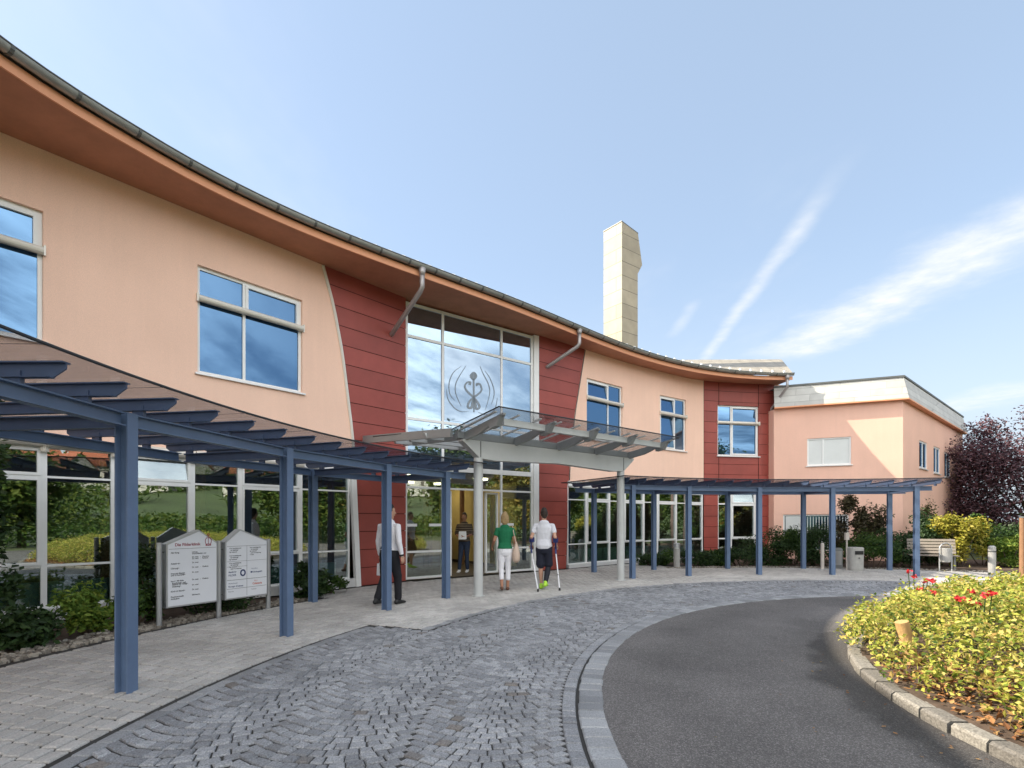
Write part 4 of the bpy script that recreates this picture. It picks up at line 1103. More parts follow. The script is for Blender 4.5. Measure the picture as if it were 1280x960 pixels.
# pale concrete pavers in running bond, kept clear of the facade
qs = []; r = 9.87; row = 0
wallpts = [Vector((p[0], p[1])) for p in WALL]
def inside(x, y):   # on the drive side of the facade, 6 cm clear
    for a, b in zip(wallpts, wallpts[1:]):
        d = b-a; t = ((x-a.x)*d.x+(y-a.y)*d.y)/d.length_squared
        if -.05 <= t <= 1.05:
            n_ = Vector((d.y, -d.x)).normalized(); dist = (x-a.x)*n_.x+(y-a.y)*n_.y
            if dist < .10: return False
    return True
while r < 16.0:
    k = int(R(141)*r/.172); ph = .5*(row % 2)
    for i in range(k):
        a, b = 58+141*(i+ph)/k, 58+141*(i+ph+.89)/k; c_ = (a+b)/2
        if r < 10.68 and c_ > 157: continue
        if r > 13.32 and not 101 < c_ < 149.5: continue
        x, y = pol(r, c_)
        if not inside(x, y): continue
        j = (g.random(4)-.5)*.006
        qs.append([pol(r-.055+j[0], a), pol(r-.055+j[1], b), pol(r+.055+j[2], b), pol(r+.055+j[3], a)][::-1])
    r += .133; row += 1
stones('footpath_pavers', qs, .016, 'paver', lip=.010, zj=.003, seed=9)
# planting strips between the paths and the walls
def strip(name, a, b, r0):
    A_ = np.linspace(a, b, 60); mb = MB(); n_ = len(A_); v = []
    for t in A_: v.append((*pol(r0, t), -.005))
    for t in A_: v.append((*pol(19.5, t), .02))
    mb.add(v, [(i, n_+i, n_+i+1, i+1) for i in range(n_-1)]); return struct(mb.build(name, 'soil', None, origin=(CC[0], CC[1], -.005)))
strip('bed_soil', 149.5, 205, 13.42); strip('bed_soil', 20, 101, 13.42)
qs = []
for i in range(2600):
    if i < 1900: t = 150 + g.random()*42; rr = 13.42 + abs(g.normal())*.22
    else: t = 60 + g.random()*42; rr = 13.42 + abs(g.normal())*.15
    s = .018 + g.random()*.03; x, y = pol(rr, t); w_ = g.random()*6
    qs.append([(x+math.cos(w_+k*1.57)*s*(.8+.4*g.random()), y+math.sin(w_+k*1.57)*s*(.8+.4*g.random())) for k in range(4)])
pb = stones('edge_pebbles', qs, .03, 'pebble', lip=.012, depth=.05, zj=.012, seed=10); pb['kind'] = 'stuff'

# ------------------------------------------------------------------ planted island
RB_ = 4.36
mb = MB(); nr, na = 11, 90; v = [(CC[0], CC[1], .5)]
def mound(r): return .07 + .36*(1-(min(r, 4.2)/4.2)**2)
for i in range(1, nr+1):
    r = 4.54*i/nr
    for k in range(na):
        t = 360*k/na; v.append((*pol(r, t), mound(r)+.03*math.sin(t*.31+r*4)))
f = [(0, 1+k, 1+(k+1) % na) for k in range(na)]
for i in range(nr-1):
    for k in range(na): f.append((1+i*na+k, 1+(i+1)*na+k, 1+(i+1)*na+(k+1) % na, 1+i*na+(k+1) % na))
mb.add(v, f); struct(mb.build('island_soil', 'soil', None, origin=(CC[0], CC[1], 0)))
qs = []; a = 0
mbk = []
while a < 359.0:
    ln = 3.0 + g.random()*2.2; b = min(a+ln, 360)
    mbk.append((a, b)); a = b
def kerb_block(mb, a, b, r0, r1, zt):
    j = (g.random(8)-.5)*.03; k = 4; A_ = np.linspace(a+.16, b-.16, k)
    rows = []
    for t in A_:
        e = (g.random(5)-.5)*.016
        rows.append([(*pol(r0+j[0]*.4+e[0], t), -.02), (*pol(r0+j[0]*.4+e[0], t), zt-.018), (*pol(r0+.02+e[1], t), zt+e[2]*.5), (*pol(r1-.02+e[1], t), zt+e[3]*.5), (*pol(r1+j[1]*.4, t), zt-.02+e[4]*.4), (*pol(r1+j[1]*.4, t), -.02)])
    o_ = len(mb.v); mb.v += [p for r_ in rows for p in r_]
    for i in range(k-1):
        for q in range(5): mb.f.append((o_+i*6+q, o_+i*6+q+1, o_+(i+1)*6+q+1, o_+(i+1)*6+q))
    mb.f.append(tuple(o_+q for q in range(6))[::-1]); mb.f.append(tuple(o_+(k-1)*6+q for q in range(6)))
mb = MB()
for a, b in mbk: kerb_block(mb, a, b, 4.50, 4.655, .085+(g.random()-.5)*.02)
struct(mb.build('island_kerb', 'kerbstone', None, origin=(CC[0], CC[1], 0)))

# rose ground cover: one mass nobody could count
def bumps(x, y):
    return .09*math.sin(x*2.3+1)*math.cos(y*2.9) + .07*math.sin(x*5.1+y*4.3) + .05*math.sin(x*9.7-y*8.1)
P = []; g = np.random.default_rng(21)
while len(P) < 150000:
    t = g.random()*360; r = 4.8*math.sqrt(g.random())
    # the side that nobody sees from the drive is planted more thinly
    x, y = pol(r, t)
    if x > 12 and g.random() < .6: continue
    front = max(0, math.cos(R(t-222)))       # brown leaf litter shows along the kerb on the near side
    edge = 4.72 - .50*front**1.2 + .12*math.sin(t*.35) + .06*math.sin(t*1.3)
    if r > edge: continue
    sx_, sy_ = x-4.0, y-5.22; al = -(sx_*.61+sy_*.79)
    if -.10 < al < .6 and abs(sx_*.79-sy_*.61) < .13: continue
    fall = min(1, max(0, (edge-r)/.55))
    hgt = (.16 + .38*fall**.6)*(1+bumps(x, y)*1.6) 
    if g.random() < .10: hgt += g.random()*.16
    zz = mound(r) + hgt*(1 - .75*g.random()**2.2)
    P.append((x, y, zz))
P = np.array(P); V, Fc = leaves(P, .048, up=.5, aspect=.55, seed=22, jitter=.45)
rc = tag(make_obj('rose_ground_cover', V, Fc, 'leaf_bed', None, origin=(CC[0], CC[1], 0)), kind='stuff')
P = []
while len(P) < 5200:
    t = 150 + g.random()*140; r = 3.6 + .85*g.random(); x, y = pol(r, t)
    P.append((x, y, mound(r)+.012+g.random()*.03))
P = np.array(P); V, Fc = leaves(P, .06, up=2.0, aspect=.6, seed=23)
tag(make_obj('leaf_litter', V, Fc, 'leaf_litter', None, origin=(CC[0], CC[1], 0)), kind='stuff')
def petals(pts, rad, seed):
    g_ = np.random.default_rng(seed); Q = []; Nn = []
    for p in pts:
        for _ in range(16):
            d = g_.normal(size=3); d[2] = abs(d[2])*.8; d /= np.linalg.norm(d); Q.append(np.array(p) + d*rad*(.3+.6*g_.random())); Nn.append(d)
    return leaves(np.array(Q), rad*1.1, aspect=1.0, seed=seed, fold=.5, nrm=np.array(Nn))
def topz(x, y, r):
    t = math.degrees(math.atan2(y-CC[1], x-CC[0])); front = max(0, math.cos(R(t-222)))
    edge = 4.72 - .50*front**1.2; fall = min(1, max(0, (edge-r)/.55)); return (.16 + .38*fall**.6)*(1+bumps(x, y)*1.6)
def rose_cluster(px, py, n, spread, label):
    # stands on the island where this sight line meets the top of the planting
    k = (px-CX)/F; y = 4.0; 
    while True:
        x = k*y; r = math.hypot(x-CC[0], y-CC[1]); z = EYE + (HY-py)*y/F
        if r < 4.3 and z < mound(r) + .07 + topz(x, y, r): break
        y += .02
        if y > 12: return
    pts = [(x + g.normal()*spread, y + g.normal()*spread*.6, z + g.normal()*spread*.35) for _ in range(n)]
    t = thing('rose_cluster', label, 'roses', (x, y, mound(r)), 'red roses in the planted island')
    for q_, p in enumerate(pts):
        p = (p[0], p[1], p[2]-.025); V, Fc = petals([p], .029, int(px)+q_); make_obj('rose_bloom', V, Fc, 'rose', t)
        mb = MB(); mb.tube([(x+(p[0]-x)*.4, y+(p[1]-y)*.4, mound(r)), (p[0], p[1], p[2]-.02)], .005, 5); mb.build('stem', 'leaf_dark', t)
rose_cluster(1070, 788, 1, .01, 'single red rose low at the left tip of the planted island')
rose_cluster(1106, 757, 7, .12, 'loose cluster of red roses above the lone rose at the island tip')
rose_cluster(1147, 724, 7, .13, 'red rose cluster highest in the bed, below the end post of the covered walk')
rose_cluster(1160, 737, 2, .06, 'pair of red roses just below the highest rose cluster in the bed')
rose_cluster(1222, 744, 6, .12, 'red rose cluster farthest right in the planted island')
rose_cluster(1092, 752, 1, .02, 'dark red rose at the left of the loose rose cluster')
# the leaning timber stake
px, py = 1142, 823; b = Vector((4.02, 5.22, .13))
mb = MB(); mb.tube([b - Vector((0, 0, .1)), b, b+Vector((-.11, .0, .40))], [.062, .062, .060], 14)
tag(sharp(mb.build('timber_stake', 'log', None)), 'short round timber stake leaning out of the rose bed', 'stake')

# ------------------------------------------------------------------ shrubs and trees
def blob_points(n, c, rad, seed, shell=.55, flat=0.0):
    g_ = np.random.default_rng(seed); d = g_.normal(size=(n, 3)); d /= np.linalg.norm(d, axis=1)[:, None]
    r = (shell + (1-shell)*g_.random(n))[:, None]**.8
    lump = 1 + .22*np.sin(d[:, :1]*6+seed)*np.cos(d[:, 1:2]*5+seed*2) + .15*np.sin(d[:, 2:3]*9+seed)
    P = np.array(c) + d*r*lump*np.array(rad); 
    return P, d
def clumps(n, c, rad, k, seed, cr=.35, shell=.5):
    """foliage in separate clumps over the crown's volume, with gaps between"""
    g_ = np.random.default_rng(seed); out = []; nn_ = []
    C_, _ = blob_points(k, c, rad, seed, shell)
    for i in range(k):
        s = cr*(.6+.8*g_.random()); P, d = blob_points(n//k, C_[i], np.array(rad)*s, seed*31+i, .35); out.append(P); nn_.append(d)
    return np.concatenate(out), np.concatenate(nn_), C_
def shrub(label, x, y, rx, ry, h, n, leaf, m, seed, z0=.0, cat='shrub', name='shrub', group=None, k=14, cr=.42, stems=6):
    t = thing(name, label, cat, (x, y, z0), group)
    P, d, C_ = clumps(n, (x, y, z0+h*.52), (rx, ry, h*.5), k, seed, cr, .45)
    ok = P[:, 2] > z0+.02; P, d = P[ok], d[ok]
    V, Fc = leaves(P, leaf, seed=seed, nrm=d); make_obj('foliage', V, Fc, m, t)
    mb = MB(); g_ = np.random.default_rng(seed)
    for i in range(stems):
        c = C_[i % len(C_)]; mb.tube([(x+(c[0]-x)*.15, y+(c[1]-y)*.15, z0-.02), (x+(c[0]-x)*.5, y+(c[1]-y)*.5, z0+(c[2]-z0)*.55), tuple(c)], [.018, .013, .006], 5)
    mb.build('stem', 'bark', t); return t
def tree(label, x, y, h, cr, ctr, n, leaf, m, seed, trunk=.18, name='tree', group=None, k=26, z0=0.0, crr=.36):
    t = thing(name, label, 'tree', (x, y, z0), group)
    P, d, C_ = clumps(n, (x, y, z0+ctr), (cr, cr, (h-ctr)), k, seed, crr, .5)
    ok = P[:, 2] > z0+.1
    V, Fc = leaves(P[ok], leaf, seed=seed, nrm=d[ok]); make_obj('crown', V, Fc, m, t)
    mb = MB(); top = z0+ctr*1.15; pts = [(x, y, z0-.05), (x+.05, y, z0+ctr*.3), (x-.04, y+.05, z0+ctr*.7), (x, y, top)]
    mb.tube(pts, [trunk, trunk*.8, trunk*.6, trunk*.3], 10)
    for i in range(min(12, len(C_))):
        c = C_[i]; s = z0 + ctr*(.35+.5*(i % 5)/5); mb.tube([(x, y, s), (x+(c[0]-x)*.45, y+(c[1]-y)*.45, s+(c[2]-s)*.55), tuple(c)], [trunk*.35, trunk*.22, trunk*.07], 6)
    mb.build('trunk', 'bark', t); return t
# left bed against the ribbon glazing
shrub('tall dark shrub at the left edge, its branches in front of the glazing', -6.62, 6.35, .40, .45, 2.7, 3200, .11, 'leaf_dark', 31, k=20, cr=.3)
shrub('low dark shrub at the left end of the bed', -6.2, 6.15, .5, .5, .62, 3000, .085, 'leaf_dark', 32)
shrub('bright lime green shrub between the dark shrubs under the left glazing', -5.85, 7.15, .36, .36, .62, 2600, .075, 'leaf_lime', 33)
shrub('small mid green shrub right of the lime green one', -5.55, 7.65, .3, .32, .55, 1800, .07, 'leaf_mid', 34)
shrub('upright dark shrub beside the left post of the directory signs', -5.55, 8.0, .28, .3, 1.2, 1900, .075, 'leaf_dark', 35, k=12, cr=.34)
shrub('low dark planting behind the directory signs', -4.95, 8.85, .55, .55, .42, 2400, .065, 'leaf_dark', 36)
shrub('spreading dark plant beside the blue post right of the signs', -4.05, 10.25, .42, .42, .6, 2200, .10, 'leaf_dark', 37, k=10)
shrub('low dark plant at the foot of the leaning white column', -3.85, 10.85, .3, .3, .35, 1000, .08, 'leaf_mid', 38, k=8)
# right bed under the right-hand covered walk
def hedge_at(px, d, w, h, label, m, seed, n=2600, leaf=.075, dy=.45, k=14, cr=.4):
    x = (px-CX)*d/F; return shrub(label, x, d, w*1.08, dy, h*1.06, int(n*1.7), leaf, m, seed, k=k, cr=cr)
hedge_at(814, 17.6, .45, .38, 'low round shrub left of the grey bollard light', 'leaf_dark', 41, 1300)
hedge_at(831, 17.8, .38, .45, 'low shrub immediately beside the grey bollard light', 'leaf_mid', 50, 1300)
hedge_at(872, 17.5, .75, .50, 'dark low shrub at the left foot of the red cladding', 'leaf_dark', 42, 2000)
hedge_at(893, 17.6, .6, .42, 'mid green low shrub below the ground floor window in the red cladding', 'leaf_mid', 43, 1800)
hedge_at(925, 17.5, .8, .55, 'dark low shrub under the right side of the red cladding window', 'leaf_dark', 44, 2400)
hedge_at(958, 17.9, .85, 1.05, 'dense dark shrub at the foot of the white downpipe', 'leaf_dark', 45, 3600)
hedge_at(992, 18.0, .8, 1.2, 'dense mid green shrub under the shuttered annex window', 'leaf_mid', 46, 3600)
hedge_at(1024, 17.4, .75, 1.35, 'bushy green shrub behind the pale post', 'leaf_dark', 47, 3600)
hedge_at(1066, 18.3, 1.0, 2.25, 'tall bronze leaved shrub standing above the waste bin', 'leaf_bronze', 48, 4200, .10, k=20, cr=.32)
hedge_at(1092, 17.0, .8, .95, 'low green hedge plant right of the waste bin', 'leaf_mid', 49, 3200)
hedge_at(1122, 17.2, .7, 1.0, 'dark green shrub behind the last pair of blue posts', 'leaf_dark', 51, 2800)
hedge_at(1165, 17.6, 1.05, 1.55, 'dark green shrub behind the bench', 'leaf_dark', 52, 4200, .10)
hedge_at(1149, 18.6, .5, 2.1, 'thin wispy shrub with bare tips against the annex corner', 'leaf_bronze', 53, 900, .09, k=12, cr=.3)
hedge_at(1200, 17.2, .8, 1.65, 'golden yellow shrub in the sun behind the round litter bin', 'leaf_yellow', 54, 4200, .095)
hedge_at(1228, 17.8, 1.0, 1.3, 'bright green shrub below the copper tree', 'leaf_mid', 55, 4200, .09)
hedge_at(1262, 17.0, .9, .9, 'lime green shrub at the right edge behind the rose bed', 'leaf_lime', 56, 2800, .08)
hedge_at(1290, 17.4, 1.1, 1.5, 'dark green shrub at the right edge behind the brown post', 'leaf_dark', 57, 3200, .09)
tree('dark purple copper leaved tree beside the annex', 23.9, 24.0, 6.4, 3.6, 3.3, 52000, .13, 'leaf_purple', 61, name='copper_tree', k=90, crr=.32)
# ------------------------------------------------------------------ directory signs
def text_obj(s, size, pos, xdir, zdir, m, parent, align='LEFT', name='lettering', bold=0.0):
    cu = bpy.data.curves.new(name, 'FONT'); cu.body = s; cu.size = size; cu.align_x = align; cu.offset = bold
    o = bpy.data.objects.new(name, cu); COL.objects.link(o)
    dg = bpy.context.evaluated_depsgraph_get(); me = bpy.data.meshes.new_from_object(o.evaluated_get(dg))
    bpy.data.objects.remove(o); bpy.data.curves.remove(cu)
    xd, zd = Vector(xdir), Vector(zdir); pos = Vector(pos)
    v = [tuple(pos + xd*w_.co.x + zd*w_.co.y) for w_ in me.vertices]; f = [tuple(p.vertices) for p in me.polygons]
    bpy.data.meshes.remove(me)
    return v, f
s1, s2, s3 = Vector((-5.09, 7.5, 0)), Vector((-4.66, 8.26, 0)), Vector((-4.23, 9.02, 0))
def sign(pa, pb, apex, label, build, own_post):
    t = thing('directory_sign', label, 'sign', ((pa.x+pb.x)/2, (pa.y+pb.y)/2, 0), 'directory signs')
    u_ = (pb-pa).normalized(); n_ = Vector((u_.y, -u_.x, 0)); Wd_ = (pb-pa).length; L0, L1 = .06, Wd_-.06
    pts = [(L0, .27), (L1, .27), (L1, 1.20), (L0+(L1-L0)*apex, 1.40), (L0, 1.20)]
    cas = MB(); cas.prism([pa + u_*a + up*z - n_*.07 for a, z in pts], n_*.14); c = cas.build('sign_case', 'alu', t)
    ins = [(L0+.022, .292), (L1-.022, .292), (L1-.022, 1.188), (L0+(L1-L0)*apex, 1.375), (L0+.022, 1.188)]
    fc = MB(); fc.prism([pa + u_*a + up*z + n_*.0705 for a, z in ins], n_*.004); face = fc.build('sign_face', 'signwhite', t)
    for p in own_post:
        mb = MB(); mb.tube([p-up*.02, p+up*1.215], .038, 16); mb.tube([p+up*1.215, p+up*1.222], [.038, .03], 16); po = mb.build('sign_post', 'alu', t)
    mb = MB()
    for z in (.36, 1.08):
        for s_ in (0.02, Wd_-.02): mb.tube([pa + u_*s_ + up*z, pa+u_*(s_+(.06 if s_ < .1 else -.06)) + up*z], .012, 8)
    mb.build('clamp', 'zinc_dark', t)
    acc = {}
    def wr(s, size, a, z, m='ink', bold=0.0):
        v, f = text_obj(s, size, pa + u_*(L0+a) + up*z + n_*.0765, u_, up, m, face, bold=bold)
        acc.setdefault(m, MB()).add(v, f)
    def ln(a0_, z0_, a1_, z1_, w_, m='ink'):
        acc.setdefault(m, MB()).add([pa+u_*(L0+a)+up*z+n_*.0763 for a, z in ((a0_, z0_-w_/2), (a1_, z1_-w_/2), (a1_, z1_+w_/2), (a0_, z0_+w_/2))], [(0, 1, 2, 3)])
    def crv(pts, w_, m):
        mbx = acc.setdefault(m, MB()); q = [Vector((a, z, 0)) for a, z in pts]; V = []
        for i, p in enumerate(q):
            d = (q[min(i+1, len(q)-1)]-q[max(i-1, 0)]).normalized()
            for sg in (1, -1): V.append(pa+u_*(L0+p.x-d.y*w_*sg)+up*(p.y+d.x*w_*sg)+n_*.0766)
        mbx.add(V, [(2*i, 2*i+1, 2*i+3, 2*i+2) for i in range(len(q)-1)])
    build(wr, ln, crv, L1-L0)
    for m, mb in acc.items(): mb.build('lettering', m, face)
    return t
def first(wr, ln, crv, w_):
    wr('Die Filderklinik', .060, .115, 1.165, 'inkred', .0012)
    ln(.03, 1.125, w_-.03, 1.125, .004)
    cx_, cz = .605, 1.235      # staff with two snakes in red
    crv([(cx_, cz-.085), (cx_, cz+.075)], .004, 'inkred'); crv([(cx_+.017*math.cos(t), cz+.088+.017*math.sin(t)) for t in np.linspace(0, 6.3, 12)], .005, 'inkred')
    for sg in (1, -1): crv([(cx_+sg*(.055*math.sin(t*1.0)*(1-.1*t)), cz+.05-.042*t+.012*math.sin(2*t)) for t in np.linspace(.25, 3.14, 12)] + [(cx_-sg*.04*math.sin(t), cz-.08-.03*math.sin(t/2)+.03) for t in np.linspace(0, 2.6, 8)], .005, 'inkred')
    rows = [(1.06, 'Abteilung', ['Leitung']), (1.035, '', ['Innere Medizin und']), (.985, '', ['Dr. med.   -   Oberarzt']), (.96, '', ['Dr. med.   -   Facharzt']), (.90, 'Anästhesie', ['Dr. med.']), (.83, 'Chirurgie', ['Dr. med.   -   Chefarzt']),
            (.755, 'Frauenheilkunde', ['Dr. med.']), (.73, 'und Geburtshilfe', []), (.645, 'Innere Medizin', ['Dr. med.   -   Chefarzt']), (.615, '  Kardiologie und', []), (.595, '  Gastroenterologie', []), (.565, '  Onkologie', ['Dr. med.']), (.495, 'Kinderheilkunde', ['Dr. med.']), (.415, 'Psychosomatik', ['Sekretariat']), (.385, 'Ambulanz', [])]
    for z, a, b in rows:
        if a: wr(a, .030, .06, z-.0, 'ink', .0008)
        for q in b: wr(q, .027, .36, z, 'ink', .0006)
def second(wr, ln, crv, w_):
    zs = [.575, .83, 1.12]
    ln(.03, 1.125, w_-.03, 1.125, .004); ln(.03, .58, w_-.03, .58, .005); ln(.03, .795, w_*.5, .795, .003); ln(.03, .88, w_-.03, .88, .003) ; ln(.03, .44, w_-.03, .44, .004)
    crv([(w_*.49, .31), (w_*.49, 1.125)], .002, 'ink')
    for a, z0_, n_ in ((.07, 1.085, 3), (.07, .965, 3), (.07, .845, 4), (.42, 1.085, 5)):
        for i in range(n_): wr(['Gemeinschaftspraxis', 'für Radiologie', 'Sprechstunde', 'nach Vereinbarung', 'Telefon'][i % 5], .024, a+(.02 if i % 2 else 0), z0_-i*.03, 'ink', .0007)
    wr('Apotheke', .034, .055, .70, 'inkblue', .001); wr('FILDER', .042, .055, .645, 'inkblue', .0005)
    crv([(.30+.038*math.cos(t), .685+.045*math.sin(t)) for t in np.linspace(0, 6.29, 20)], .012, 'inkblue')
    wr('Sanitätshaus', .024, .45, .735, 'inkblue'); crv([(.435, .685), (.47, .685)], .012, 'inkblue'); wr('Orthopädie', .036, .48, .672, 'inkblue', .001)
    wr('Physiotherapie', .026, .055, .52, 'inkblue'); wr('Therapie Zentrum', .034, .05, .465, 'inkblue', .001); 
    wr('Bistro', .026, .50, .53, 'inkorange'); wr('Cafeteria', .046, .47, .475, 'inkorange', .001); wr('Besucher', .024, .055, .39, 'ink'); wr('Parkplatz', .024, .45, .39, 'ink')
sign(s1, s2, .62, 'house-shaped white directory sign headed by dark red lettering and snake emblem, nearer the camera', first, [s1, s2])
sign(s2, s3, .34, 'house-shaped white directory sign divided into a grid of boxed entries', second, [s3])

# ------------------------------------------------------------------ small street furniture at the right
def pd(px, d): return Vector(((px-CX)*d/F, d, 0.0))
p = pd(846, 16.9)
t = thing('bollard_light', 'grey cylindrical bollard light among low shrubs by the ground floor windows', 'bollard light', p)
mb = MB(); mb.tube([p, p+up*.62], .10, 18); mb.build('body', 'concrete', t); mb = MB(); mb.tube([p+up*.66, p+up*.78], .105, 18); mb.tube([p+up*.78, p+up*.80], [.105, .08], 18); mb.build('cap', 'alu', t)
mb = MB(); mb.tube([p+up*.618, p+up*.662], .085, 18); mb.build('lens', 'matt_pane', t)
p = pd(1028, 16.2)
t = thing('path_post', 'slim pale pinkish post with rounded top standing left of the waste bin', 'post', p)
mb = MB(); mb.tube([p, p+up*.80, p+up*.84], [.05, .05, .03], 14); mb.build('shaft', 'pale_post', t); mb = MB(); mb.obox(p+up*.015, (.14, 0, 0), (0, .1, 0), (0, 0, .014)); mb.build('base_plate', 'alu', t)
p = pd(1046, 16.6)
t = thing('utility_pillar', 'small grey utility pillar half hidden behind a blue post', 'utility box', p)
mb = MB(); mb.prism([p+Vector((-.14, -.08, 0)), p+Vector((.14, -.08, 0)), p+Vector((.14, -.08, .62)), p+Vector((.10, -.08, .66)), p+Vector((-.10, -.08, .66)), p+Vector((-.14, -.08, .62))], (0, .16, 0)); mb.build('housing', 'grey_mid', t)
mb = MB(); mb.obox(p+Vector((0, -.084, .34)), (.10, 0, 0), (0, .003, 0), (0, 0, .22)); mb.build('door', 'alu', t)
p = pd(1068.5, 15.9)
t = thing('waste_bin', 'tall grey concrete waste bin with a dark slot beside the hedge', 'waste bin', p)
body = MB(); n_ = 20
def oval(z, k): return [(p.x+.215*k*math.copysign(abs(math.cos(a))**.7, math.cos(a)), p.y+.2*k*math.copysign(abs(math.sin(a))**.7, math.sin(a)), z) for a in np.linspace(0, 2*math.pi, n_, endpoint=False)]
zs = [(.0, .9), (.06, .97), (.5, 1.0), (.68, 1.02), (.71, .98), (.72, .9)]
rings_ = [oval(z, k) for z, k in zs]; o_ = len(body.v); body.v += [q for r_ in rings_ for q in r_]
for i in range(len(rings_)-1):
    for j in range(n_): body.f.append((o_+i*n_+j, o_+i*n_+(j+1) % n_, o_+(i+1)*n_+(j+1) % n_, o_+(i+1)*n_+j))
body.f.append(tuple(o_+(len(rings_)-1)*n_+j for j in range(n_)))
body.build('body', 'concrete', t, smooth=False)
mb = MB(); mb.obox(p+Vector((0, -.207, .56)), (.125, 0, 0), (0, .006, 0), (0, 0, .055)); mb.build('opening', 'black', t)
mb = MB(); mb.tube([p+Vector((0, -.20, .40)), p+Vector((0, -.212, .40))], .022, 10); mb.build('lock', 'zinc_dark', t)
p = pd(1058.5, 15.95)
t = thing('call_post', 'thin pale post with a small yellowish box on top beside the waste bin', 'post', p)
mb = MB(); mb.tube([p, p+up*.95], .022, 10); mb.build('pole', 'pale_post', t); mb = MB(); mb.obox(p+up*1.04, (.055, 0, 0), (0, .04, 0), (0, 0, .10)); mb.obox(p+up*1.15, (.06, 0, 0), (0, .045, 0), (0, 0, .008)); mb.build('box', 'pale_post', t)
# bench
p = pd(1165, 16.6)
t = thing('park_bench', 'weathered slatted wooden bench in front of the dark shrub', 'bench', p)
ux = Vector((.88, -.47, 0)); uy = Vector((-.47, -.88, 0))
def bp(a, b, z): return p + ux*a + uy*b + up*z
mb = MB()
for i in range(4): mb.obox(bp(0, -.02+i*.105, .43), ux*.62, uy*.042, up*.016)
mb.build('seat', 'wood_grey', t); mb = MB()
for i in range(5): mb.obox(bp(0, -.10-.028*i, .52+i*.095), ux*.62, (up*.95-uy*.29)*.038, (uy*.95+up*.29)*.014)
mb.build('backrest', 'wood_grey', t)
for s_ in (-.5, .5):
    mb = MB(); mb.bar(bp(s_, .33, 0), bp(s_, .30, .41), .05, .05); mb.build('leg', 'zinc_dark', t)
    mb = MB(); mb.bar(bp(s_, -.06, 0), bp(s_, -.04, .40), .05, .05); mb.bar(bp(s_, -.085, .40), bp(s_, -.245, .95), .04, .03); mb.bar(bp(s_, -.03, .405), bp(s_, .32, .405), .04, .02); mb.build('leg', 'zinc_dark', t)
p = pd(1182, 15.6)
t = thing('litter_bin', 'pale round litter bin hung in a hooped stand beside the bench', 'litter bin', p)
mb = MB(); mb.tube([p+up*.28, p+up*.30, p+up*.70, p+up*.71], [.10, .125, .135, .12], 18); mb.build('bucket', 'concrete', t)
mb = MB(); hp = [p+Vector((-.185, 0, 0)), p+Vector((-.185, 0, .62))] + [p+Vector((-.185*math.cos(a), 0, .66+.2*math.sin(a))) for a in np.linspace(.1, math.pi-.1, 12)] + [p+Vector((.185, 0, .62)), p+Vector((.185, 0, 0))]
mb.tube(hp, .016, 8); mb.tube([p+Vector((-.185, 0, .5)), p+Vector((.185, 0, .5))], .012, 8); mb.build('hoop_stand', 'grey_steel', t)
mb = MB(); mb.tube([p+up*.74, p+up*.755], .115, 18); mb.build('lid', 'black', t)
p = pd(1240, 14.4)
t = thing('bollard', 'short pale bollard standing behind the rose bed', 'bollard', p)
mb = MB(); mb.tube([p, p+up*.80, p+up*.84], [.085, .085, .05], 16); mb.build('shaft', 'concrete', t); mb = MB(); mb.tube([p+up*.66, p+up*.70], .088, 16); mb.build('band', 'zinc_dark', t)
p = pd(1278, 11.2)
t = thing('timber_post', 'tall slim brown timber post at the right edge of the photo', 'post', p)
mb = MB(); mb.tube([p-up*.05, p+up*1.6], [.055, .05], 12); mb.build('shaft', 'rust_post', t); mb = MB(); mb.tube([p+up*1.6, p+up*1.625], [.056, .03], 12); mb.build('cap', 'zinc_dark', t)

# ------------------------------------------------------------------ people (x right, y forward, z up)
def mods(o, vox, sm, disp=0.0):
    r = o.modifiers.new('remesh', 'REMESH'); r.mode = 'VOXEL'; r.voxel_size = vox; r.use_smooth_shade = True
    s = o.modifiers.new('smooth', 'SMOOTH'); s.factor = .5; s.iterations = sm
    if disp:
        tx = bpy.data.textures.get('folds') or bpy.data.textures.new('folds', 'CLOUDS'); tx.noise_scale = .11; tx.noise_depth = 2
        d = o.modifiers.new('folds', 'DISPLACE'); d.texture = tx; d.strength = disp; d.mid_level = .5; d.texture_coords = 'LOCAL'
def hand(mb, wrist, tipdir, palm, curl=.5, spread=.0, side=1):
    d = Vector(tipdir).normalized(); pn = Vector(palm); pn = (pn - d*pn.dot(d)).normalized(); s = d.cross(pn)*side
    w_ = Vector(wrist)
    mb.loft([(w_, .026, .02), (w_+d*.03, .036, .016), (w_+d*.075, .040, .014)], 12, ref=s)
    for i, (off, ln) in enumerate(((.030, .072), (.011, .082), (-.009, .076), (-.028, .058))):
        b = w_ + d*.075 + s*off; pts = [b]; a = 0; dd = d
        for k_, fr in enumerate((.42, .32, .26)):
            a += curl*(.5+.35*k_); dd = d*math.cos(a) + pn*math.sin(a); pts.append(pts[-1] + dd*ln*fr)
        mb.loft([(q, r_, r_) for q, r_ in zip(pts, (.0105, .010, .009, .008))], 8, ref=s)
    b = w_ + d*.02 + s*.03; th = (d*.55 + s*.75 + pn*.35).normalized(); e = b + th*.038; t2 = (d*.85 + s*.25 + pn*.5).normalized()
    mb.loft([(b, .014, .013), (e, .0115, .0115), (e+t2*.03, .0095, .0095)], 8, ref=pn)
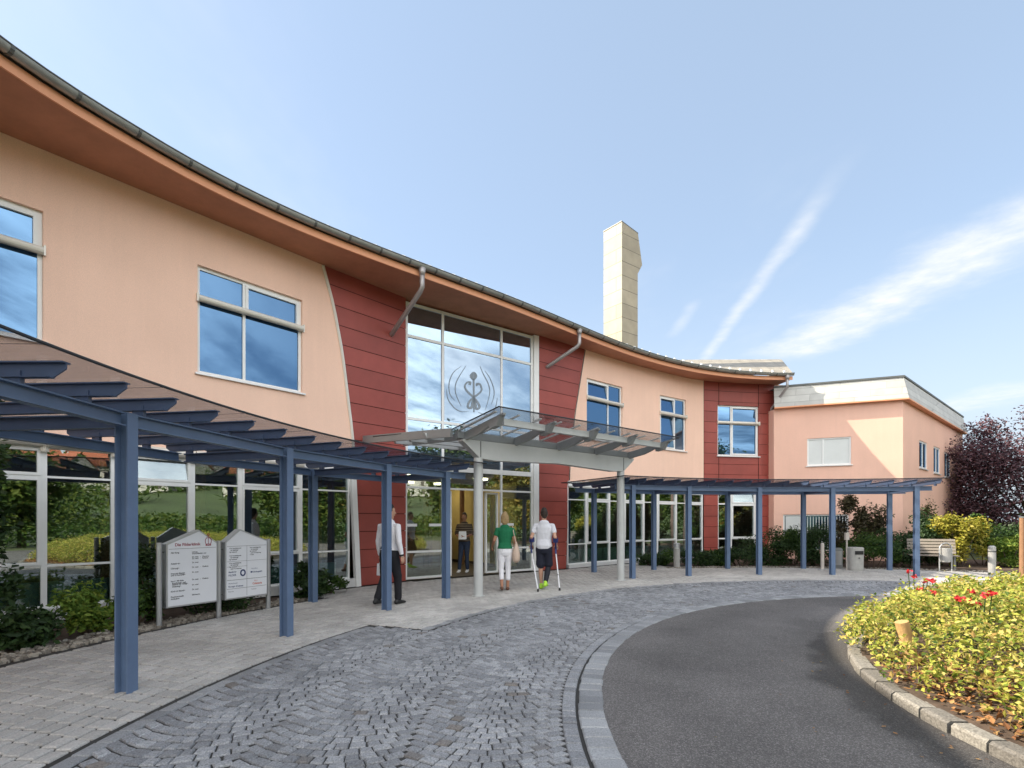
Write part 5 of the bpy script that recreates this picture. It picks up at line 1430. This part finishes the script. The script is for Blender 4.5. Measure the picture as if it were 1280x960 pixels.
def person(label, loc, yaw, h, J, hair, cloth, skin='skin', female=False, group=None, headturn=0, lean=0.0, eyes=False):
    k = h/1.80
    root = bpy.data.objects.new('person', None); COL.objects.link(root); root.location = loc; root.rotation_euler = (lean, 0, R(yaw)); root.scale = (k, k, k)
    root['_o'] = (0, 0, 0); tag(root, label, 'person', group)
    hw = .155 if not female else .165; sw = .175 if not female else .15
    V_ = Vector
    body = MB()
    torso = [(V_((0, .0, .90)), hw*.98, .115), (V_((0, -.005, 1.0)), hw, .118), (V_((0, .01, 1.12)), .132 if female else .145, .098), (V_((0, .015, 1.28)), .155 if female else .17, .115), (V_((0, 0, 1.41)), sw, .098), (V_((0, -.012, 1.475)), .10, .075)]
    body.loft(torso, 20, power=2.4)
    body.loft([(V_((0, -.015, 1.46)), .060, .062), (V_((0, .0, 1.60)), .052, .056)], 14)
    rt = Matrix.Rotation(R(headturn), 3, 'Z')
    def hd(x, y, z): return rt @ V_((x, y, 0)) + V_((0, .012, z))
    hx = rt @ V_((1, 0, 0))
    body.loft([(hd(0, .035, 1.585), .040, .045), (hd(0, .018, 1.62), .061, .078), (hd(0, .006, 1.675), .073, .094), (hd(0, 0, 1.73), .076, .098), (hd(0, -.004, 1.775), .058, .078)], 18, ref=hx)
    body.loft([(hd(0, .098, 1.695), .010, .010), (hd(0, .113, 1.662), .015, .013)], 8, ref=hx)
    for sg in (-1, 1): body.loft([(hd(.074*sg, -.005, 1.655), .009, .016), (hd(.080*sg, -.012, 1.69), .010, .022)], 8, ref=hx)
    body.loft([(hd(-.022, .094, 1.628), .008, .008), (hd(.022, .094, 1.628), .008, .008)], 8, ref=(0, 0, 1))
    for sd in ('l', 'r'):
        sg = -1 if sd == 'l' else 1
        hip, kn, an = [V_(J[sd+q]) for q in ('hip', 'knee', 'ankle')]
        body.loft([(hip, .085, .092), (hip.lerp(kn, .45), .072, .08), (kn, .054, .058), (kn.lerp(an, .35), .052, .06), (an.lerp(kn, .18), .036, .04), (an, .036, .042)], 14)
        body.loft([(an+V_((0, -.045, -.035)), .034, .034), (an+V_((0, .06, -.05)), .042, .028), (an+V_((0, .15, -.062)), .036, .018)], 12)
        sh, el, wr_ = [V_(J[sd+q]) for q in ('sh', 'elbow', 'wrist')]
        body.loft([(V_((sg*.10, 0, 1.42)), .055, .06), (sh, .052, .055), (sh.lerp(el, .5), .044, .046), (el, .037, .038), (el.lerp(wr_, .35), .038, .036), (wr_, .025, .022)], 12, ref=(0, 1, 0))
        hand(body, wr_, J.get(sd+'hdir', wr_-el), J.get(sd+'palm', (-sg, .2, 0)), J.get(sd+'curl', .45), side=-sg if False else 1)
    b = body.build('body', skin, root, smooth=True); mods(b, .0065, 2)
    if eyes:
        for sg in (-1, 1):
            mb = MB(); c_ = hd(.03*sg, .088, 1.693); mb.loft([(c_, .011, .008), (c_+V_((0, .004, 0)), .010, .007)], 8); mb.build('eye', 'paper', root)
            mb = MB(); c_ = hd(.03*sg, .100, 1.693); mb.loft([(c_, .005, .005), (c_+V_((0, .002, 0)), .004, .004)], 8); mb.build('eye', 'black', root)
    hr = MB()
    if hair == 'blonde':
        hr.loft([(hd(0, -.035, 1.60), .078, .062), (hd(0, -.026, 1.66), .095, .088), (hd(0, -.012, 1.74), .094, .105), (hd(0, -.008, 1.79), .066, .082)], 18, ref=hx)
        for i in range(22):
            a = random.random()*6.28; z = 1.60+random.random()*.16; hr.loft([(hd(.085*math.cos(a), -.03-.06*abs(math.sin(a)), z), .016, .016), (hd(.098*math.cos(a), -.035-.075*abs(math.sin(a)), z-.035), .007, .007)], 6)
        o = hr.build('hair', 'hair_blonde', root, smooth=True); mods(o, .007, 2, .012)
    else:
        hr.loft([(hd(0, -.050, 1.625), .050, .04), (hd(0, -.030, 1.67), .077, .075), (hd(0, -.012, 1.735), .083, .098), (hd(0, -.002, 1.785), .064, .086)], 18, ref=hx)
        o = hr.build('hair', 'hair_dark', root, smooth=True); mods(o, .007, 2, .008)
    cloth(root, J, torso)
    return root
def grow(rings, d): return [(p_, a+d, b_+d) for p_, a, b_ in rings]
def top(root, J, torso, m, sleeve, name, hem, inf=.016, flare=.0):
    mb = MB(); r_ = [(Vector((0, .0, hem)), torso[1][1]+inf+flare, .118+inf+flare)] + grow([t_ for t_ in torso if t_[0].z > hem+.03], inf)
    mb.loft(r_, 20, power=2.4)
    for sd in ('l', 'r'):
        sg = -1 if sd == 'l' else 1; sh, el, wr_ = [Vector(J[sd+q]) for q in ('sh', 'elbow', 'wrist')]
        pts = [(Vector((sg*.09, 0, 1.42)), .065, .068), (sh, .063, .066)]
        if sleeve == 'long': pts += [(sh.lerp(el, .5), .057, .058), (el, .051, .052), (el.lerp(wr_, .5), .048, .047), (el.lerp(wr_, .92), .037, .036)]
        else: pts += [(sh.lerp(el, .35), .060, .062), (sh.lerp(el, sleeve), .058, .060)]
        mb.loft(pts, 14, ref=(0, 1, 0))
    if name == 'shirt': mb.loft([(Vector((0, -.012, 1.475)), .068, .072), (Vector((0, -.006, 1.535)), .062, .066)], 14)
    o = mb.build(name, m, root, smooth=True); mods(o, .008, 3, .016); return o
def bottoms(root, J, torso, m, upto, name, waist=1.04, inf=.014, loose=.012):
    mb = MB(); mb.loft([(Vector((0, 0, .90)), torso[0][1]+inf, .117+inf), (Vector((0, -.004, waist)), torso[1][1]+inf-.004, .112+inf)], 20, power=2.4)
    for sd in ('l', 'r'):
        hip, kn, an = [Vector(J[sd+q]) for q in ('hip', 'knee', 'ankle')]
        pts = [(hip, .088+inf, .098+inf), (hip.lerp(kn, .45), .076+loose, .084+loose)]
        if upto <= 1: pts += [(hip.lerp(kn, upto), .066+loose*2, .072+loose*2)]
        else: pts += [(kn, .058+loose, .062+loose)] + [(kn.lerp(an, f_), .054+loose-.006*f_, .060+loose-.008*f_) for f_ in np.linspace(.3, upto-1, 3)]
        mb.loft(pts, 16)
    o = mb.build(name, m, root, smooth=True); mods(o, .008, 3, .014); return o
def shoes(root, J, m, name='shoe', low=False):
    for sd in ('l', 'r'):
        an = Vector(J[sd+'ankle']); mb = MB()
        mb.loft([(an+Vector((0, -.055, -.04)), .040, .044), (an+Vector((0, .05, -.046)), .048, .040), (an+Vector((0, .17, -.062)), .044, .024)], 14)
        if not low: mb.loft([(an+Vector((0, -.02, -.02)), .046, .052), (an+Vector((0, -.01, .01)), .045, .05)], 12)
        o = mb.build(name, m, root, smooth=True); mods(o, .007, 2)
base = dict(lhip=(-.088, 0, .92), rhip=(.088, 0, .92), lknee=(-.095, .02, .50), rknee=(.095, .02, .50), lankle=(-.10, 0, .085), rankle=(.10, 0, .085),
            lsh=(-.195, 0, 1.425), rsh=(.195, 0, 1.425), lelbow=(-.245, -.02, 1.15), relbow=(.245, -.02, 1.15), lwrist=(-.255, .06, .90), rwrist=(.255, .06, .90))
# man in the white shirt, walking away
J = dict(base, lknee=(-.09, -.03, .50), lankle=(-.09, -.22, .12), rknee=(.09, .13, .51), rankle=(.09, .14, .085), lelbow=(-.25, -.01, 1.15), lwrist=(-.27, .06, .89), relbow=(.25, -.03, 1.15), rwrist=(.27, .03, .89), lcurl=.75)
def c1_(root, J, t_):
    top(root, J, t_, 'cloth_white', 'long', 'shirt', 1.0, inf=.022, flare=-.004); bottoms(root, J, t_, 'cloth_black', 1.93, 'trousers', waist=1.03, inf=.018, loose=.016); shoes(root, J, 'black')
    mb = MB(); w_ = Vector(J['rwrist']); e_ = Vector(J['relbow']); q = w_.lerp(e_, .08); d = (w_-e_).normalized(); mb.tube([q-d*.016, q+d*.016], .040, 14); mb.build('wristwatch', 'black', root)
x, y = G(486.5, 757)
m1 = person('man in a white long-sleeved shirt and black trousers walking behind a blue post', (x, y, .016), -28, 1.79, J, 'dark', c1_, headturn=-30)
def local_to_world(root, v):
    return Matrix.Translation(root.location) @ root.rotation_euler.to_matrix().to_4x4() @ Matrix.Diagonal((*root.scale, 1)) @ Vector(v)
wv = local_to_world(m1, Vector(J['lwrist'])+Vector((-.005, .05, -.10)))
t = thing('paper_bag', 'small white paper bag hanging from the walking man\'s left hand', 'bag', (wv.x, wv.y, wv.z-.30))
ax = Vector((math.cos(R(-40)), math.sin(R(-40)), 0)); ay = Vector((-ax.y, ax.x, 0))
mb = MB(); q = []
for z, a, b in ((-.28, .10, .045), (-.06, .105, .03)): q += [wv+ax*sx*a+ay*sy*b+up*z for sx, sy in ((-1, -1), (1, -1), (1, 1), (-1, 1))]
mb.hexa(q); mb.build('bag', 'paper', t)
mb = MB()
for sy in (-.025, .025): mb.tube([wv+ax*-.05+ay*sy+up*-.06, wv+ax*-.03+ay*sy*.3+up*.0, wv+ax*.03+ay*sy*.3+up*.0, wv+ax*.05+ay*sy+up*-.06], .004, 6)
mb.build('handle', 'paper', t)
# woman in green
J = dict(base, lknee=(-.085, .0, .50), lankle=(-.075, -.12, .115), rknee=(.08, .04, .50), rankle=(.07, .05, .085), lsh=(-.175, 0, 1.42), rsh=(.175, 0, 1.42), lelbow=(-.25, -.04, 1.17), lwrist=(-.29, .13, 1.02), relbow=(.235, -.03, 1.15), rwrist=(.245, .06, .90), lcurl=.7, rcurl=.6, lhip=(-.085, 0, .92), rhip=(.085, 0, .92))
def c2_(root, J, t_):
    top(root, J, t_, 'cloth_green', .42, 't_shirt', .99, inf=.014); bottoms(root, J, t_, 'cloth_white', 1.55, 'capri_trousers', waist=1.0, inf=.012, loose=.006); shoes(root, J, 'brown_shoe', 'sandal', low=True)
x, y = G(631, 739)
m2 = person('blonde woman in a green t-shirt and white capri trousers walking to the entrance', (x, y, .016), 4, 1.67, J, 'blonde', c2_, skin='tan_skin', female=True)
wv = local_to_world(m2, (.265, -.02, 1.02))
t = thing('shoulder_bag', 'beige shoulder bag hanging at the blonde woman\'s right side', 'bag', (wv.x, wv.y, wv.z-.25))
mb = MB()
mb.loft([(wv+up*-.26, .085, .125), (wv+up*-.15, .085, .13), (wv+up*.0, .055, .10), (wv+up*.10, .02, .045)], 16, power=2.8); o = mb.build('bag', 'beige', t, smooth=True)
mb = MB(); sh = local_to_world(m2, (.185, 0, 1.495)); mb.tube([wv+Vector((0, .06, .05)), sh+Vector((.02, .055, -.12)), sh+Vector((0, .0, .005)), sh+Vector((.02, -.075, -.12)), wv+Vector((0, -.06, .05))], .010, 8); mb.build('strap', 'beige', t)
# man on crutches
J = dict(base, lknee=(-.085, .05, .51), lankle=(-.075, .07, .085), rknee=(.085, .11, .53), rankle=(.055, -.12, .16), lelbow=(-.27, -.10, 1.17), lwrist=(-.30, .06, .985), relbow=(.27, -.10, 1.17), rwrist=(.265, .11, .985), lhdir=(0.05, .75, -.55), rhdir=(-.05, .75, -.55), lpalm=(0, -.5, -1), rpalm=(0, -.5, -1), lcurl=1.0, rcurl=1.0)
def c3_(root, J, t_):
    top(root, J, t_, 'cloth_grey', .5, 't_shirt', .98, inf=.022, flare=.01); bottoms(root, J, t_, 'cloth_navy', .88, 'shorts', waist=1.02, inf=.018, loose=.02); shoes(root, J, 'neon')
    mb = MB(); kn, an = Vector(J['rknee']), Vector(J['rankle']); mb.loft([(kn.lerp(an, .10), .064, .068), (kn.lerp(an, .4), .066, .074), (kn.lerp(an, .9), .05, .054)], 14); o = mb.build('leg_brace', 'brace', root, smooth=True); mods(o, .007, 2)
x, y = G(680, 737.5)
m3 = person('man in a white t-shirt and navy shorts with a black leg brace, walking on crutches', (x, y, .016), -14, 1.77, J, 'dark', c3_, headturn=22)
def crutch(sg, label, tip):
    gr = local_to_world(m3, (sg*.258, .155, .925) if sg > 0 else (-.29, .10, .925)); cu = local_to_world(m3, (sg*.283, -.075, 1.155)); tp = Vector(tip)
    t = thing('forearm_crutch', label, 'crutch', tp)
    elb = gr + Vector((0, -.07, -.02))
    d = (tp-gr).normalized(); s0_ = gr + (local_to_world(m3, (sg*.258, .03, .90) if sg > 0 else (-.29, -.02, .90))-gr)
    mb = MB(); mb.tube([s0_, tp+up*.03], .014, 12); mb.build('shaft', 'paper', t)
    mb = MB(); mb.tube([tp, tp+up*.012, tp+up*.06 - d*.0], [.022, .024, .016], 12); mb.build('rubber_foot', 'black', t)
    mb = MB(); mb.tube([s0_, cu], .016, 12); mb.tube([s0_ - d*.05, s0_ + d*.10], .021, 12); mb.build('upper_shaft', 'crutch_blue', t)
    f3 = m3.rotation_euler.to_matrix() @ Vector((0, 1, 0))
    mb = MB(); mb.tube([s0_ - f3*.01, s0_ + f3*.13], .018, 12); mb.build('grip', 'crutch_blue', t)
    ax_ = (cu - s0_).normalized(); mb = MB(); k_ = 14
    a_ = ax_.orthogonal().normalized(); b_ = ax_.cross(a_)
    ce = local_to_world(m3, (sg*.27, -.045, 1.12)); V = []; 
    for z in (-.05, .05):
        for rr in (.060, .054):
            V += [ce + ax_*z + (a_*math.cos(w_)+b_*math.sin(w_))*rr for w_ in np.linspace(0, 5.6, k_)]
    f = []
    for i in range(k_-1):
        f += [(i, i+1, 2*k_+i+1, 2*k_+i), (k_+i, 3*k_+i, 3*k_+i+1, k_+i+1), (i, k_+i, k_+i+1, i+1), (2*k_+i, 2*k_+i+1, 3*k_+i+1, 3*k_+i)]
    mb.add(V, f); mb.build('arm_cuff', 'crutch_blue', t)
    mb = MB(); q = s0_.lerp(tp, .62); mb.tube([q-d*.012, q+d*.012], .0175, 12); mb.build('clip', 'zinc_dark', t)
crutch(-1, 'white crutch with dark blue cuff, in the injured man\'s left hand', (*G(672.5, 740.5), .016))
crutch(1, 'white crutch with dark blue cuff planted out to the injured man\'s right', (*G(699.5, 739), .016))
# person in the doorway
J = dict(base, lelbow=(-.25, .02, 1.16), lwrist=(-.10, .24, 1.10), relbow=(.25, .02, 1.16), rwrist=(.10, .24, 1.06), lhdir=(.8, .5, 0), rhdir=(-.8, .5, 0), lpalm=(0, 0, 1), rpalm=(0, 0, 1), lknee=(-.09, .06, .50), lankle=(-.10, .02, .085), rknee=(.10, .10, .51), rankle=(.13, .14, .085))
def c4_(root, J, t_):
    top(root, J, t_, 'stripe', .9, 'shirt', .97, inf=.02); bottoms(root, J, t_, 'jeans', 1.9, 'trousers', waist=1.02, inf=.014); shoes(root, J, 'paper')
m4 = person('man in a brown striped shirt and jeans standing in the open doorway with papers', (-1.40, 15.3, .02), 172, 1.72, J, 'dark', c4_, skin='tan_skin', eyes=True)
wv = local_to_world(m4, (0, .29, 1.13))
mb = MB(); mb.obox(wv, (.105, 0, 0), (0, .06, .11), (0, .002, -.001)); mb.obox(wv+Vector((.02, .0, .012)), (.10, .02, 0), (-.01, .055, .11), (0, .002, -.001))
tag(mb.build('paper_sheets', 'paper', None), 'white paper sheets held by the man in the doorway', 'papers')

# ------------------------------------------------------------------ what the panes mirror: trees, meadow hill and village across the road
ti = 0
for x, y, h, cr, m, lab in ((20.5, 5, 7.5, 2.9, 'leaf_tree', 'rounded green tree across the road, mirrored in the entrance glass'), (22, 10.5, 6.5, 2.6, 'leaf_autumn', 'yellowing tree across the road, mirrored in the entrance doors'),
                       (17, -16, 9.0, 3.4, 'leaf_autumn', 'yellowing tree farther along the road, mirrored in the left panes'), (26, 15, 8.0, 3.2, 'leaf_tree', 'rounded green tree mirrored in the right-hand panes'),
                       (9, -21, 7.5, 3.0, 'leaf_tree', 'smaller green tree mirrored in the left ground floor panes'), (22, -14, 9.0, 3.4, 'leaf_tree', 'tallest green tree behind the drive, mirrored in the glass'),
                       (33, 8, 8.5, 3.6, 'leaf_tree', 'wide green tree far across the road'), (19, -9.0, 5.6, 2.2, 'leaf_tree', 'young green tree behind the camera'),
                       (28, 21, 8.0, 3.2, 'leaf_tree', 'broad green tree to the right of the copper tree')):
    tree(lab, x, y, h, cr, h*.58, 5200, .34, m, 70+ti, trunk=.22, name='roadside_tree', group='trees across the road', k=30, crr=.36); ti += 1
P = []
g = np.random.default_rng(91)
hp = []
for i in range(46):
    a = R(-128 + 150*i/45); rr = 17.5 + 2*math.sin(i*.7); hp.append((CC[0]+rr*math.cos(a), CC[1]+rr*math.sin(a)))
for x, y in hp:
    Q, d = blob_points(300, (x, y, .6), (1.1, 1.1, .8), int(abs(x*7+y*13)) % 97, .5); P.append(Q)
P = np.concatenate(P); P = P[P[:, 2] > .02]
V, Fc = leaves(P, .19, seed=92); tag(make_obj('roadside_undergrowth', V, Fc, 'leaf_mid', None), kind='stuff')
P = []
for i in range(60):
    y = -34+62*i/59; x = 35+4*math.sin(i*1.7)+abs(y)*.12; hh = (2.2+1.5*abs(math.sin(i*2.3)))*(.3 if -15 < y < 1 else 1)
    Q, d = blob_points(420, (x, y, hh), (2.2, 2.2, hh), i+3, .6); P.append(Q)
P = np.concatenate(P); P = P[P[:, 2] > .02]
V, Fc = leaves(P, .42, seed=93); tag(make_obj('far_woodland', V, Fc, 'leaf_tree', None), kind='stuff')
# hill
mb = MB(); na, nr = 60, 8
def hillz(x, y):
    d = math.hypot(x, y); return max(0, (d-60))*.14*(1+.3*math.sin(math.atan2(y, x)*5+1))
v = []
for i in range(nr+1):
    rr = 58 + 22*i
    for k_ in range(na+1):
        a = R(-150 + 185*k_/na); x, y = rr*math.cos(a), rr*math.sin(a); v.append((x, y, hillz(x, y)-.1))
f = [(i*(na+1)+k_, (i+1)*(na+1)+k_, (i+1)*(na+1)+k_+1, i*(na+1)+k_+1) for i in range(nr) for k_ in range(na)]
mb.add(v, f); struct(mb.build('hill', 'hill', None))
def house(x, y, w_, l_, hh, yaw, label):
    z = hillz(x, y)-.3; t = thing('village_house', label, 'house', (x, y, z), 'village houses on the hill')
    u_ = Vector((math.cos(yaw), math.sin(yaw), 0)); q_ = Vector((-u_.y, u_.x, 0)); c = Vector((x, y, z))
    mb = MB(); pr = [c-u_*w_/2, c+u_*w_/2, c+u_*w_/2+up*hh, c+up*(hh+w_*.42), c-u_*w_/2+up*hh]; mb.prism([p_-q_*l_/2 for p_ in pr], q_*l_); wl_ = mb.build('wall', 'house_white', t)
    mb = MB()
    for sg in (-1, 1):
        e0, e1 = c+u_*sg*(w_/2+.4)+up*(hh-.25), c+up*(hh+w_*.42+.12); mb.prism([p_-q_*(l_/2+.4) for p_ in (e0, e1, e1+up*.2, e0+up*.2)], q_*(l_+.8))
    mb.build('roof', 'tile_red', t)
    mb = MB()
    for j in (-.28, .28):
        for zz in (1.4, 4.0):
            if zz+1 < hh:
                for sg in (-1, 1):
                    mb.obox(c+u_*sg*(w_/2+.01)+q_*j*l_+up*zz, u_*.02, q_*.6, up*.7); mb.obox(c+q_*sg*(l_/2+.01)+u_*j*w_+up*zz, u_*.5, q_*.02, up*.7)
    if mb.v: mb.build('window', 'interior_floor', t)
tones = ['white house with red tiled roof on the hill behind the drive']
hs = [(40+g.random()*95, R(-112+128*(i+.5)/26), i) for i in range(44)]
where = ['first', 'second', 'third', 'fourth', 'fifth', 'sixth']
for d, a, i in hs:
    d = 105 + (i*37 % 118); a = R(-62 + 66*((i*0.618) % 1))
    house(d*math.cos(a), d*math.sin(a), 7+g.random()*3, 9+g.random()*4, 4.2+g.random()*2.5, g.random()*3, 'white house with red tiled roof on the village hillside mirrored in the panes')

P = []
g = np.random.default_rng(95)
for i in range(90):
    t = 150+g.random()*95; rr = 4.72 + abs(g.normal())*.35 if g.random() < .75 else 4.8+2.2*g.random(); x, y = pol(rr, t); P.append((x, y, .012+g.random()*.008))
P = np.array(P); V, Fc = leaves(P, .038, up=3.0, seed=96); V[:, 2] = .010 + (V[:, 2]-V[:, 2].min())*.25; tag(make_obj('fallen_leaves', V, Fc, 'leaf_litter', None), kind='stuff')

P = []
for i in range(110):
    a = R(-75 + 90*((i*0.618034) % 1)); d = 78 + (i*53 % 150); x, y = d*math.cos(a), d*math.sin(a)
    Q, _ = blob_points(110, (x, y, hillz(x, y)+2.2), (4.2, 4.2, 3.2), i+11, .6); P.append(Q)
P = np.concatenate(P); V, Fc = leaves(P, 1.3, seed=97); tag(make_obj('hillside_woodland', V, Fc, 'leaf_tree', None), kind='stuff')
SUN_E, SKY_S, EXPO, SKY_DUST = 3.8, 0.13, 1.6, 1.0
CLOUD, FILL_COL, FILL_AMT, HAZE, HAZE0, HCOL = (2.75, 2.78, 2.8), (13.5, 13.2, 12.6), 0.88, 0.9, 0.68, (1.27, 1.58, 1.95)
# ------------------------------------------------------------------ daylight
EL = R(37.4); SH = Vector((-.994, .11, 0)).normalized()
sdir = Vector((SH.x*math.cos(EL), SH.y*math.cos(EL), math.sin(EL)))
ld = bpy.data.lights.new('sun', 'SUN'); ld.energy = SUN_E; ld.angle = R(.53); ld.color = (1.0, .90, .74)
lo = bpy.data.objects.new('sun', ld); COL.objects.link(lo); lo.rotation_euler = (-sdir).to_track_quat('-Z', 'Y').to_euler(); lo.location = (-40, 10, 40)
wd = bpy.data.worlds.new('World'); scene.world = wd; wd.use_nodes = True; nt = wd.node_tree
bg = nt.nodes['Background']; sky = N(nt, 'ShaderNodeTexSky', sky_type='NISHITA'); sky.sun_disc = False; sky.sun_elevation = EL; sky.sun_rotation = math.atan2(SH.x, SH.y)
sky.air_density = 1.0; sky.dust_density = SKY_DUST; sky.ozone_density = 1.0; sky.altitude = 300
tc = N(nt, 'ShaderNodeTexCoord'); sx = N(nt, 'ShaderNodeSeparateXYZ'); L(nt, tc.outputs['Generated'], sx.inputs['Vector'])
mz = N(nt, 'ShaderNodeMath', operation='MAXIMUM'); mz.inputs[1].default_value = .02; L(nt, sx.outputs['Z'], mz.inputs[0])
def mth(op, a, b=None, c=None, clamp=False):
    n = N(nt, 'ShaderNodeMath', operation=op, use_clamp=clamp)
    for i, q in enumerate((a, b, c)):
        if q is None: continue
        if isinstance(q, (int, float)): n.inputs[i].default_value = q
        else: L(nt, q, n.inputs[i])
    return n.outputs[0]
U = mth('DIVIDE', sx.outputs['X'], mz.outputs[0]); V_ = mth('DIVIDE', sx.outputs['Y'], mz.outputs[0])
cb = N(nt, 'ShaderNodeCombineXYZ'); L(nt, U, cb.inputs['X']); L(nt, V_, cb.inputs['Y'])
def noise(scale, detail=5, rough=.6, vec=None, st=None):
    n = N(nt, 'ShaderNodeTexNoise'); n.inputs['Scale'].default_value = scale; n.inputs['Detail'].default_value = detail; n.inputs['Roughness'].default_value = rough
    v = vec or cb.outputs[0]
    if st:
        mp = N(nt, 'ShaderNodeMapping'); mp.inputs['Scale'].default_value = st; mp.inputs['Rotation'].default_value = (0, 0, .3); L(nt, v, mp.inputs['Vector']); v = mp.outputs['Vector']
    L(nt, v, n.inputs['Vector']); return n.outputs['Fac']
def sm(x, a, b, lo_=0.0, hi_=1.0):
    n = N(nt, 'ShaderNodeMapRange', interpolation_type='SMOOTHSTEP'); L(nt, x, n.inputs['Value'])
    n.inputs['From Min'].default_value = a; n.inputs['From Max'].default_value = b; n.inputs['To Min'].default_value = lo_; n.inputs['To Max'].default_value = hi_; return n.outputs['Result']
def uv(px, py): return ((px-CX)/(HY-py), F/(HY-py))
wob = noise(3.0, 5, .6); fine = noise(7.0, 5, .6)
def trail(p, q, w_, amt, tail=.25):
    """vapour trail: a straight band on the cloud layer, ragged edges"""
    (u0, v0), (u1, v1) = uv(*p), uv(*q); d = Vector((u1-u0, v1-v0)); ln = d.length; d /= ln
    a = mth('ADD', mth('MULTIPLY', mth('SUBTRACT', U, u0), d.x), mth('MULTIPLY', mth('SUBTRACT', V_, v0), d.y))
    c = mth('ADD', mth('MULTIPLY', mth('SUBTRACT', U, u0), -d.y), mth('MULTIPLY', mth('SUBTRACT', V_, v0), d.x))
    c = mth('ADD', c, mth('MULTIPLY', mth('SUBTRACT', wob, .5), w_*1.2))
    c = mth('ABSOLUTE', c); band_ = sm(c, 0, w_, 1, 0)
    e = mth('MULTIPLY', sm(a, 0, ln*tail), sm(a, ln*(1-tail), ln, 1, 0))
    br = mth('MULTIPLY_ADD', sm(fine, .25, .8), .6, .4)
    return mth('MULTIPLY', mth('MULTIPLY', mth('MULTIPLY', band_, e), br), amt)
m = trail((865, 470), (1085, 165), .06, .62)
m = mth('MAXIMUM', m, trail((960, 455), (1500, 170), .34, 1.0, .16))
m = mth('MAXIMUM', m, trail((836, 425), (876, 370), .05, .35))
m = mth('MAXIMUM', m, trail((1150, 520), (1330, 470), .5, .55))
cir = mth('MULTIPLY', sm(noise(.55, 6, .62, st=(1, .55, 1)), .5, .8), .42)
m = mth('MAXIMUM', m, cir)
hz = sm(sx.outputs['Z'], .0, .55, 1, 0)
hzf = mth('MAXIMUM', mth('MULTIPLY', hz, HAZE), HAZE0)
skm = N(nt, 'ShaderNodeMix', data_type='RGBA'); L(nt, hzf, skm.inputs['Factor']); L(nt, sky.outputs['Color'], skm.inputs['A']); skm.inputs['B'].default_value = (*HCOL, 1)
# bright cloud-like fill added to the unseen sky behind the camera, lights the shaded facade
sky_fill = mth('MULTIPLY', sm(sx.outputs['Y'], .05, -.75), mth('MULTIPLY', sm(noise(.9, 6, .62, st=(.45, 1.3, 1)), .36, .66), sm(sx.outputs['Z'], .0, .2)))
mix = N(nt, 'ShaderNodeMix', data_type='RGBA'); L(nt, m, mix.inputs['Factor']); pale = N(nt, 'ShaderNodeMix', data_type='RGBA'); L(nt, mth('MULTIPLY', sm(sx.outputs['Z'], .02, .45, 1, 0), .65), pale.inputs['Factor']); L(nt, skm.outputs['Result'], pale.inputs['A']); pale.inputs['B'].default_value = (2.0, 2.22, 2.42, 1)
L(nt, pale.outputs['Result'], mix.inputs['A'])
mix.inputs['B'].default_value = (*CLOUD, 1)
mix2 = N(nt, 'ShaderNodeMix', data_type='RGBA'); L(nt, mth('MULTIPLY', sky_fill, FILL_AMT), mix2.inputs['Factor']); L(nt, mix.outputs['Result'], mix2.inputs['A']); mix2.inputs['B'].default_value = (*FILL_COL, 1)
L(nt, mix2.outputs['Result'], bg.inputs['Color']); bg.inputs['Strength'].default_value = SKY_S
cd = bpy.data.cameras.new('camera'); cam = bpy.data.objects.new('camera', cd); COL.objects.link(cam)
cam.location = (0, 0, EYE); cam.rotation_euler = (R(90), 0, 0)
cd.sensor_width = 36; cd.lens = F/1280*36; cd.shift_y = 170/1280; cd.clip_start = .05; cd.clip_end = 2000
scene.camera = cam
vs = scene.view_settings; vs.view_transform = 'Standard'; vs.look = 'None'; vs.gamma = 1; vs.use_curve_mapping = False; vs.exposure = EXPO
scene.cycles.max_bounces = 8; scene.cycles.transparent_max_bounces = 16; scene.cycles.sample_clamp_indirect = 6
scene.cycles.use_denoising = True
for o in list(COL.objects):
    if '_o' in o: del o['_o']
